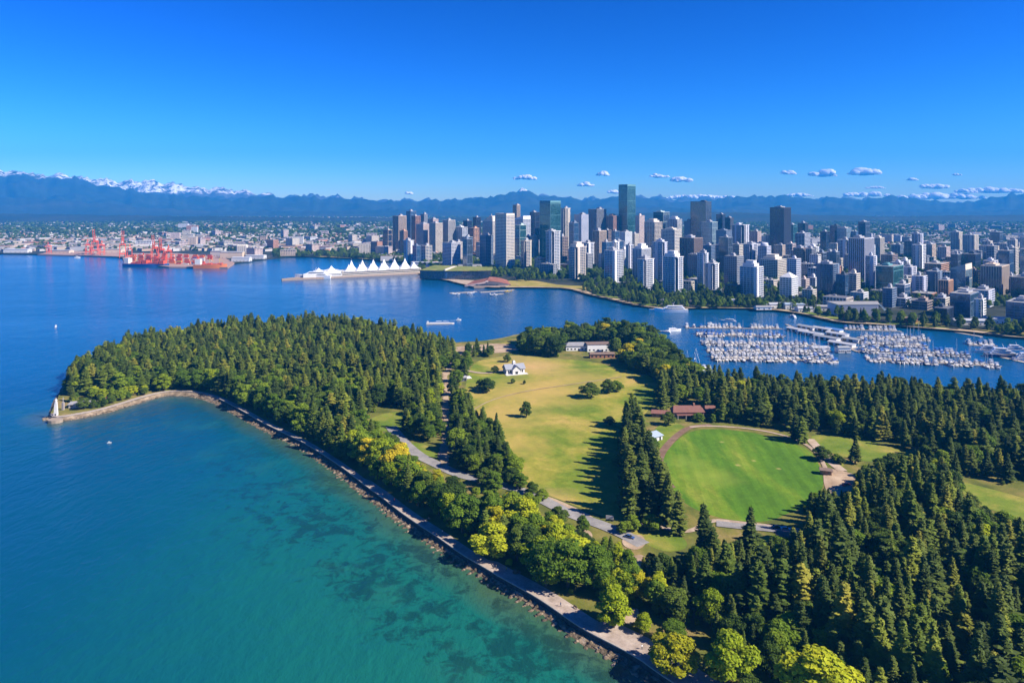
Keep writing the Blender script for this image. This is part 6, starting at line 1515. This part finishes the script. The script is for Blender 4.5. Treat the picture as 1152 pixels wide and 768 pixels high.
# floats and seaplanes
dock((506,330),(536,328), "pale float in front of the brick red plaza", 6.0); dock((540,329),(578,326), "second float in front of the brick red plaza", 5.0); dock((553,331.5),(566,330.5), "short outer float for the seaplanes", 5.0)
def seaplane(px, py, rz, label, col):
    x, y = P(px, py)[:2]; t = thing("seaplane", label, "seaplane", (x, y, 0), R(rz), None)
    m = MB(); m.bar((-7,0,2.9),(-1,0,2.4),.35,1.0,8); m.bar((-1,0,2.4),(4,0,2.3),1.0,.9,8); m.bar((4,0,2.3),(5.6,0,2.25),.9,.4,8); m.build("fuselage", col, t)
    m = MB(); m.box(.2,2.3,-9.5,9.5,3.5,3.75,bottom=True); m.build("wing", col, t); m = MB(); m.box(-7.3,-6.0,-.1,.1,3,5.4); m.box(-7.2,-6.1,-2.7,2.7,3.4,3.55,bottom=True); m.build("tail", col, t)
    for s in (-1,1): m = MB(); m.bar((-4,s*1.9,.3),(4,s*1.9,.3),.45,.35,6); m.bar((1.5,s*1.9,.5),(1.5,s*.7,2),.1); m.bar((-1.5,s*1.9,.5),(-1,s*.7,2),.1); m.build("float", ALU, t)
    m = MB(); m.box(5.7,5.8,-1.4,1.4,2.15,2.4,bottom=True); m.build("propeller", DARKWIN, t)
for px, py, rz, lab, c_ in [(514,332.4,20,"white seaplane at the left end of the pale float",GEL),(529,331.5,200,"second white seaplane at the pale float",GEL),(556,333.2,10,"white seaplane beside the outer float",GEL),(571,329.6,170,"yellow seaplane at the second float",plain("yellow_paint",(.6,.40,.05),.4,.1))]: seaplane(px, py, rz, lab, c_)
# low hall and pavilions on the downtown shore
x, y = P(972,358)[:2]; t = thing("ribbed_hall", "low wide hall with pale ribbed front on the downtown shore", "hall", (x, y+16, ZC), R(2))
m = MB(); m.prism([(-34,-14),(20,-14),(34,14),(-34,16)], 0, 15); m.build("wall", WL['lilac'], t); m = MB(); [m.box(-33, 19.6, -14.35, -14.0, 1.0+1.5*k, 1.75+1.5*k) for k in range(9)]; m.build("ribbed_front", WL['grey'], t); m = MB(); m.prism([(-35,-15),(21,-15),(35,15),(-35,17)], 15, 15.8); m.build("roof", ROOFM, t); m = MB(); m.add([(20.5,-14.2,15),(34.5,13,15),(48,8,1),(32,-20,1)], [(0,3,2,1)]); m.build("glass_slope", GL['pale'], t)
for px, py, L, Wd, h, lab, wl, rf in [(748,341.5,22,10,6,"white house by the shore behind the large yacht",WHITE,GREYR),(818,341,46,14,5,"long white roofed pavilion in the shore park",WHITE,RW),(872,346,34,16,6,"white roofed hall at the shore below the pyramid tower",WHITE,RW),(892,347,28,16,7,"blue grey roofed hall at the shore below the pyramid tower",WHITE,ROOF_BLUE),(908,350,30,14,5,"curved white shed at the bend of the shore",WHITE,RW),(858,348,22,10,4,"small grey shed left of the white shore halls",WHITE,GREYR),(1090,365,40,14,6,"white terrace building at the foot of the blue glass tower",WHITE,RW),(1125,363,30,12,6,"white roofed row by the right shore trees",WHITE,RW),(770,333,20,16,6,"pale round cornered hall behind the shore trees",WHITE,ROOF_BLUE),(928,349,26,12,6,"flat roofed white block at the shore left of the ribbed hall",WHITE,GREYR),(1020,362,22,10,5,"small brick house in the shore trees right of the ribbed hall",BRICKW,ROOF_BROWN)]:
    house("shore_hall", lab, px, py, L, Wd, h, 1.6, random.uniform(-8, 8), wl, rf, z=ZC, hip=.4, wins=max(3, int(L/6)))

# ------------------------------------------------------------------ container port
PORTM = [plain("port_"+k, c, .6, .15, .3) for k, c in dict(red=(.58,.085,.03), orange=(.66,.19,.05), rust=(.38,.09,.05), white=(.62,.60,.56), blue=(.06,.14,.34), yellow=(.55,.38,.07)).items()]
CR = plain("crane_red", (.66,.10,.035), .5, .12, .2)
mb = MB(); mb.prism(poly_px([(138,291.5),(140,296.5),(190,301.5),(256,302),(264,297),(250,290),(200,286),(150,286)])[::1], -1, 3.2)
o = mb.build("port_apron", plain("port_asphalt", (.34,.22,.17), .9, .2, .02)); tag(o, kind='structure')
mb = MB(); mb.prism(poly_px([(42,287.2),(92,288.3),(140,290),(140,285),(60,283)]), -1, 3.15); tag(mb.build("port_apron", plain("port_asphalt", (.34,.22,.17), .9, .2, .02)), kind='structure')
def gantry(px, py, rz, up, s, label):
    x, y = P(px, py, 3)[:2]; t = thing("gantry_crane", label, "crane", (x, y, 3.2), R(rz), None, s)
    for a_ in (-9, 9):
        for b_ in (-12, 12): m = MB(); m.bar((a_,b_,0),(a_*.9,b_,44),1.25,1.1,4); m.build("leg", CR, t)
    m = MB(); [m.box(-9,9,b_-1,b_+1,z_,z_+2.4,bottom=True) for b_ in (-12,12) for z_ in (12,42)]; [m.box(-9.8+17.6*k,-8+17.6*k,-12,12,12.1,14.3,bottom=True) for k in (0,1)]; [m.bar((s_*9,-12,14),(s_*9,12,42),.6) for s_ in (-1,1)]; m.build("portal_beam", CR, t)
    m = MB(); m.box(-4,-2,-14,34,44.5,47.5,bottom=True); m.box(2,4,-14,34,44.5,47.5,bottom=True); m.build("bridge_girder", CR, t)
    e = R(72 if up else 0); m = MB()
    for q in (-3, 3): m.bar((q,-14,46),(q,-14-44*math.cos(e),46+44*math.sin(e)),1.35,1.0,4)
    for k in range(1, 7): d_ = k*7; m.bar((-3,-14-d_*math.cos(e),46+d_*math.sin(e)),(3,-14-d_*math.cos(e),46+d_*math.sin(e)),.5,n=4)
    m.build("boom", CR, t)
    m = MB(); m.bar((-3,-10,47),(0,-8,68),.8,n=4); m.bar((3,-10,47),(0,-8,68),.8,n=4); m.bar((0,-8,68),(0,32,48),.5,n=4); m.bar((0,-8,68),(0,-14-30*math.cos(e),46+30*math.sin(e)),.45,n=4); m.build("apex_frame", CR, t)
    m = MB(); m.box(-4.5,4.5,20,30,47.5,52.5); m.build("machine_house", PORTM[3], t)
for px, py, rz, up, s, lab in [(107,286,20,True,.85,"leftmost red crane with its boom raised on the far quay"),(99,286.5,20,False,.65,"small red crane beside the leftmost raised one"),(115,287,20,False,.65,"small red crane right of the leftmost raised one"),(138,290,30,True,.85,"red crane with raised boom at the corner of the port"),(146,291.5,30,False,.62,"small red crane right of the corner crane"),(174,294,15,True,.78,"red crane with raised boom, left one of the middle pair"),(182,295,15,True,.72,"red crane with raised boom, right one of the middle pair"),(190,295,15,False,.65,"red crane with lowered boom right of the middle pair"),(55,285.5,10,False,.5,"small red crane far left before the suburbs")]: gantry(px, py, rz, up, s, lab)
CONT = {}
def container(x, y, z, rz, k, label):
    if k not in CONT:
        m = MB(); m.box(-6.1,6.1,-1.22,1.22,0,2.6); [m.box(-6+.8*q,-5.7+.8*q,-1.27,1.27,.1,2.5) for q in range(16)]; o = m.build("shipping_container", PORTM[k]); CONT[k] = o
    else: o = CONT[k].copy(); COL.objects.link(o)
    o.location = (x, y, z); o.rotation_euler = (0,0,rz); tag(o, label, "container", "containers stacked on the port quay"); return o
KN = ['red','orange','rust red','white','blue','yellow']; rg = random.Random(77); nc = 0
for r_ in range(11):
    for c_ in range(11):
        f_, g_ = r_/10, c_/10; a_ = np.array([150+f_*86+rg.uniform(-1,1), 288.6+g_*9.2*(.6+.4*f_)+f_*1.2])
        x, y = P(*a_, 3.2)[:2]
        if rg.random() < .08 or not inside(x, y, poly_px([(142,292),(144,296.2),(190,300.6),(254,301),(260,297),(248,290.6),(200,286.6),(152,287)])): continue
        for z_ in range(rg.randint(1, 4)):
            if nc > 285: break
            k = rg.choices(range(6), (.42,.26,.14,.10,.05,.03))[0]
            w_ = "left" if f_ < .33 else "middle" if f_ < .67 else "right"
            container(x+rg.uniform(-1,1), y, 3.22+2.62*z_, R(-8), k, f"{KN[k]} shipping container stacked in the {w_} part of the port"); nc += 1
# freighter with the orange hull
x, y = P(237,301.8)[:2]; t = thing("cargo_ship", "orange hulled freighter moored at the end of the container port", "ship", (x, y, 0), R(3))
hull_mesh(76, 16, 9, 2, n=16, stern=.95).build("hull", [PORTM[1], PORTM[2]], t); m = MB(); m.box(-34,-22,-6.5,6.5,9,22); m.build("superstructure", PORTM[3], t); m = MB(); m.box(-31,-27,-2.5,2.5,22,28); m.build("funnel", PORTM[0], t); m = MB(); [m.box(-18+12*k,-9+12*k,-5,5,9,11+1.5*(k % 2)) for k in range(4)]; m.build("hatch_covers", PORTM[0], t); m = MB(); [m.bar((q,0,9),(q,0,24),.5,n=6) for q in (-3, 20)]; [m.bar((q,0,22),(q+11,0,15),.35,n=5) for q in (-3, 20)]; m.build("deck_crane", PORTM[5], t)
x, y = P(165,299.8)[:2]; t = thing("cargo_ship", "long dark hulled freighter lying along the front of the port", "ship", (x, y, 0), R(-9))
hull_mesh(120, 17, 7, 1.5, n=16, stern=.95).build("hull", [PORTM[4], PORTM[2]], t); m = MB(); m.box(-56,-44,-7,7,7,20); m.build("superstructure", PORTM[3], t); m = MB(); [m.box(-38+15*k,-26+15*k,-6.5,6.5,7,10+2.6*((k*7) % 3)) for k in range(6)]; m.build("deck_cargo", PORTM[0], t)
for px, py, L, Wd, h, lab, wl, rf in [(262,290,60,26,16,"tan grain elevator right of the container port",WL['tan'],GREYR),(272,294,46,20,10,"pale warehouse at the waterside right of the port",WHITE,RW),(288,291,50,22,9,"white warehouse further right of the port",WHITE,RW),(246,288,40,20,14,"beige shed behind the orange hulled freighter",WL['beige'],ROOFM),(20,284,70,24,10,"pale shed on the far left shore",WHITE,RW),(70,284.5,60,22,8,"tan shed on the far left shore before the cranes",WL['tan'],RG),(122,284,90,30,10,"long tan warehouse behind the far red cranes",WL['tan'],ROOFM),(430,285.5,26,18,22,"white block beyond the bay behind the sails",WHITE,RG)]:
    house("warehouse", lab, px, py, L, Wd, h, 2.0, random.uniform(-6, 6), wl, rf, z=ZC, hip=.2, wins=5)
# silos beside the elevator
for k in range(5):
    x, y = P(268+2.2*k, 289.3)[:2]; m = MB(); m.lathe([(6,0),(6,30),(4,33),(.5,34)], 12); o = m.build("silo", WL['cream'], smooth=False); o.location = (x, y, ZC); tag(o, f"pale round silo, {ORD[k]} from the left in the row behind the port warehouse", "silo", "silos behind the port")

# ------------------------------------------------------------------ clouds beyond the mountains
def cloud_mat():
    m, nt, b, out = new_mat("cloud"); b.inputs['Base Color'].default_value = (1,1,1,1); b.inputs['Roughness'].default_value = 1; b.inputs['Specular IOR Level'].default_value = 0
    tr = nt("ShaderNodeBsdfTranslucent", i={0: (1,1,1,1)}); tp = nt("ShaderNodeBsdfTransparent")
    mx = nt("ShaderNodeMixShader", i={0: .40, 1: b.outputs[0], 2: tr.outputs[0]})
    lw = nt("ShaderNodeLayerWeight", i={'Blend': .35}); o = objc(nt); f = nt.math('MULTIPLY', nt.math('ADD', nt.math('MULTIPLY', nt.noise(o, 2.2, 6, .65), 2.6), nt.math('MULTIPLY', lw.outputs['Facing'], -1.1)), 2.2, clamp=True)
    m2 = nt("ShaderNodeMixShader", i={0: f, 1: tp.outputs[0], 2: mx.outputs[0]}); nt.l.new(m2.outputs[0], out.inputs[0]); return m
CLM = cloud_mat()
t = bmesh.new(); bmesh.ops.create_icosphere(t, subdivisions=3, radius=1); cv = np.array([v.co[:] for v in t.verts]); cf = np.array([[v.index for v in f.verts] for f in t.faces]); t.free()
def cloud(px, py, wpx, hpx, D, label, seed):
    npr = np.random.default_rng(seed); w_, h_ = wpx*D/F/2*1.0, hpx*D/F/2*1.7; c = ((px-CXP)*D/F, D, CAMH-(py-HOR)*D/F); V, Fs = [], []; n = max(4, int(wpx/hpx*2.6))
    for k in range(n*2):
        q = npr.uniform(-.85, .85); r = h_*npr.uniform(.25, .72)*(1-.55*abs(q)); v = cv*np.array([r*npr.uniform(1.0,1.9), r*1.5, r]); v = v*(1+.2*np.sin(cv[:, [0]]*7+k)*np.sin(cv[:, [2]]*6+2*k)*np.sin(cv[:, [1]]*8))
        v[:, 2] = np.where(v[:, 2] < -.35*r, -.35*r+(v[:, 2]+.35*r)*.25, v[:, 2])
        V.append(v+np.array([q*w_, npr.uniform(-.3,.3)*h_*2, -.42*h_+r*npr.uniform(.3,1.0)])); Fs.append(cf+k*len(cv))
    o = np_object("cloud", np.concatenate(V)/np.array([h_, h_, h_]), np.concatenate(Fs), [CLM]); o.location = c; o.scale = (h_, h_, h_); o.data.polygons.foreach_set("use_smooth", [True]*len(o.data.polygons)); tag(o, label, "cloud")
DC = 30000
for k, (px, py, w_, h_, lab) in enumerate([(973,193.5,43,9,"largest white cloud, above the mountains at right"),(928,195,33,9,"puffy white cloud just left of the largest one"),(887,194,16,6,"small faint cloud left of the two puffy ones"),(1052,209.5,36,7,"flat white cloud right of the largest one"),(1026,202,13,3.5,"tiny cloud above the flat one at right"),(590,200,30,5.5,"flat thin cloud above the spired cream tower"),(680,195.5,16,6,"small bright cloud left of the tallest tower"),(659,208,20,4.5,"thin cloud low left of the tallest tower"),(741,198,24,5,"thin cloud right of the tallest tower"),(766,202,24,7,"puffy cloud between the tallest and the black tower"),(1077,196.5,10,3,"tiny faint cloud at the upper right"),(985,211,26,3,"thin wisp under the largest cloud"),(460,217,8,4,"tiny puff over the mountains left of downtown"),(690,216,14,5,"faint puff behind the tallest tower"),
      (1115,214.5,90,7,"long white cloud bank over the mountains at the right edge"),(1060,221,110,8,"low bright cloud bank on the mountain crest at right"),(975,219,60,6,"white bank behind the hills right of the navy tower"),(790,222,110,5,"long low bank behind the bulky black tower"),(900,219.5,34,4,"short bank on the crest above the navy tower")]):
    cloud(px, py, w_, h_, DC if py < 212 else 26000, lab, k)
print("BOATS", NB, "LOW", N_LOW, "CONT", nc)
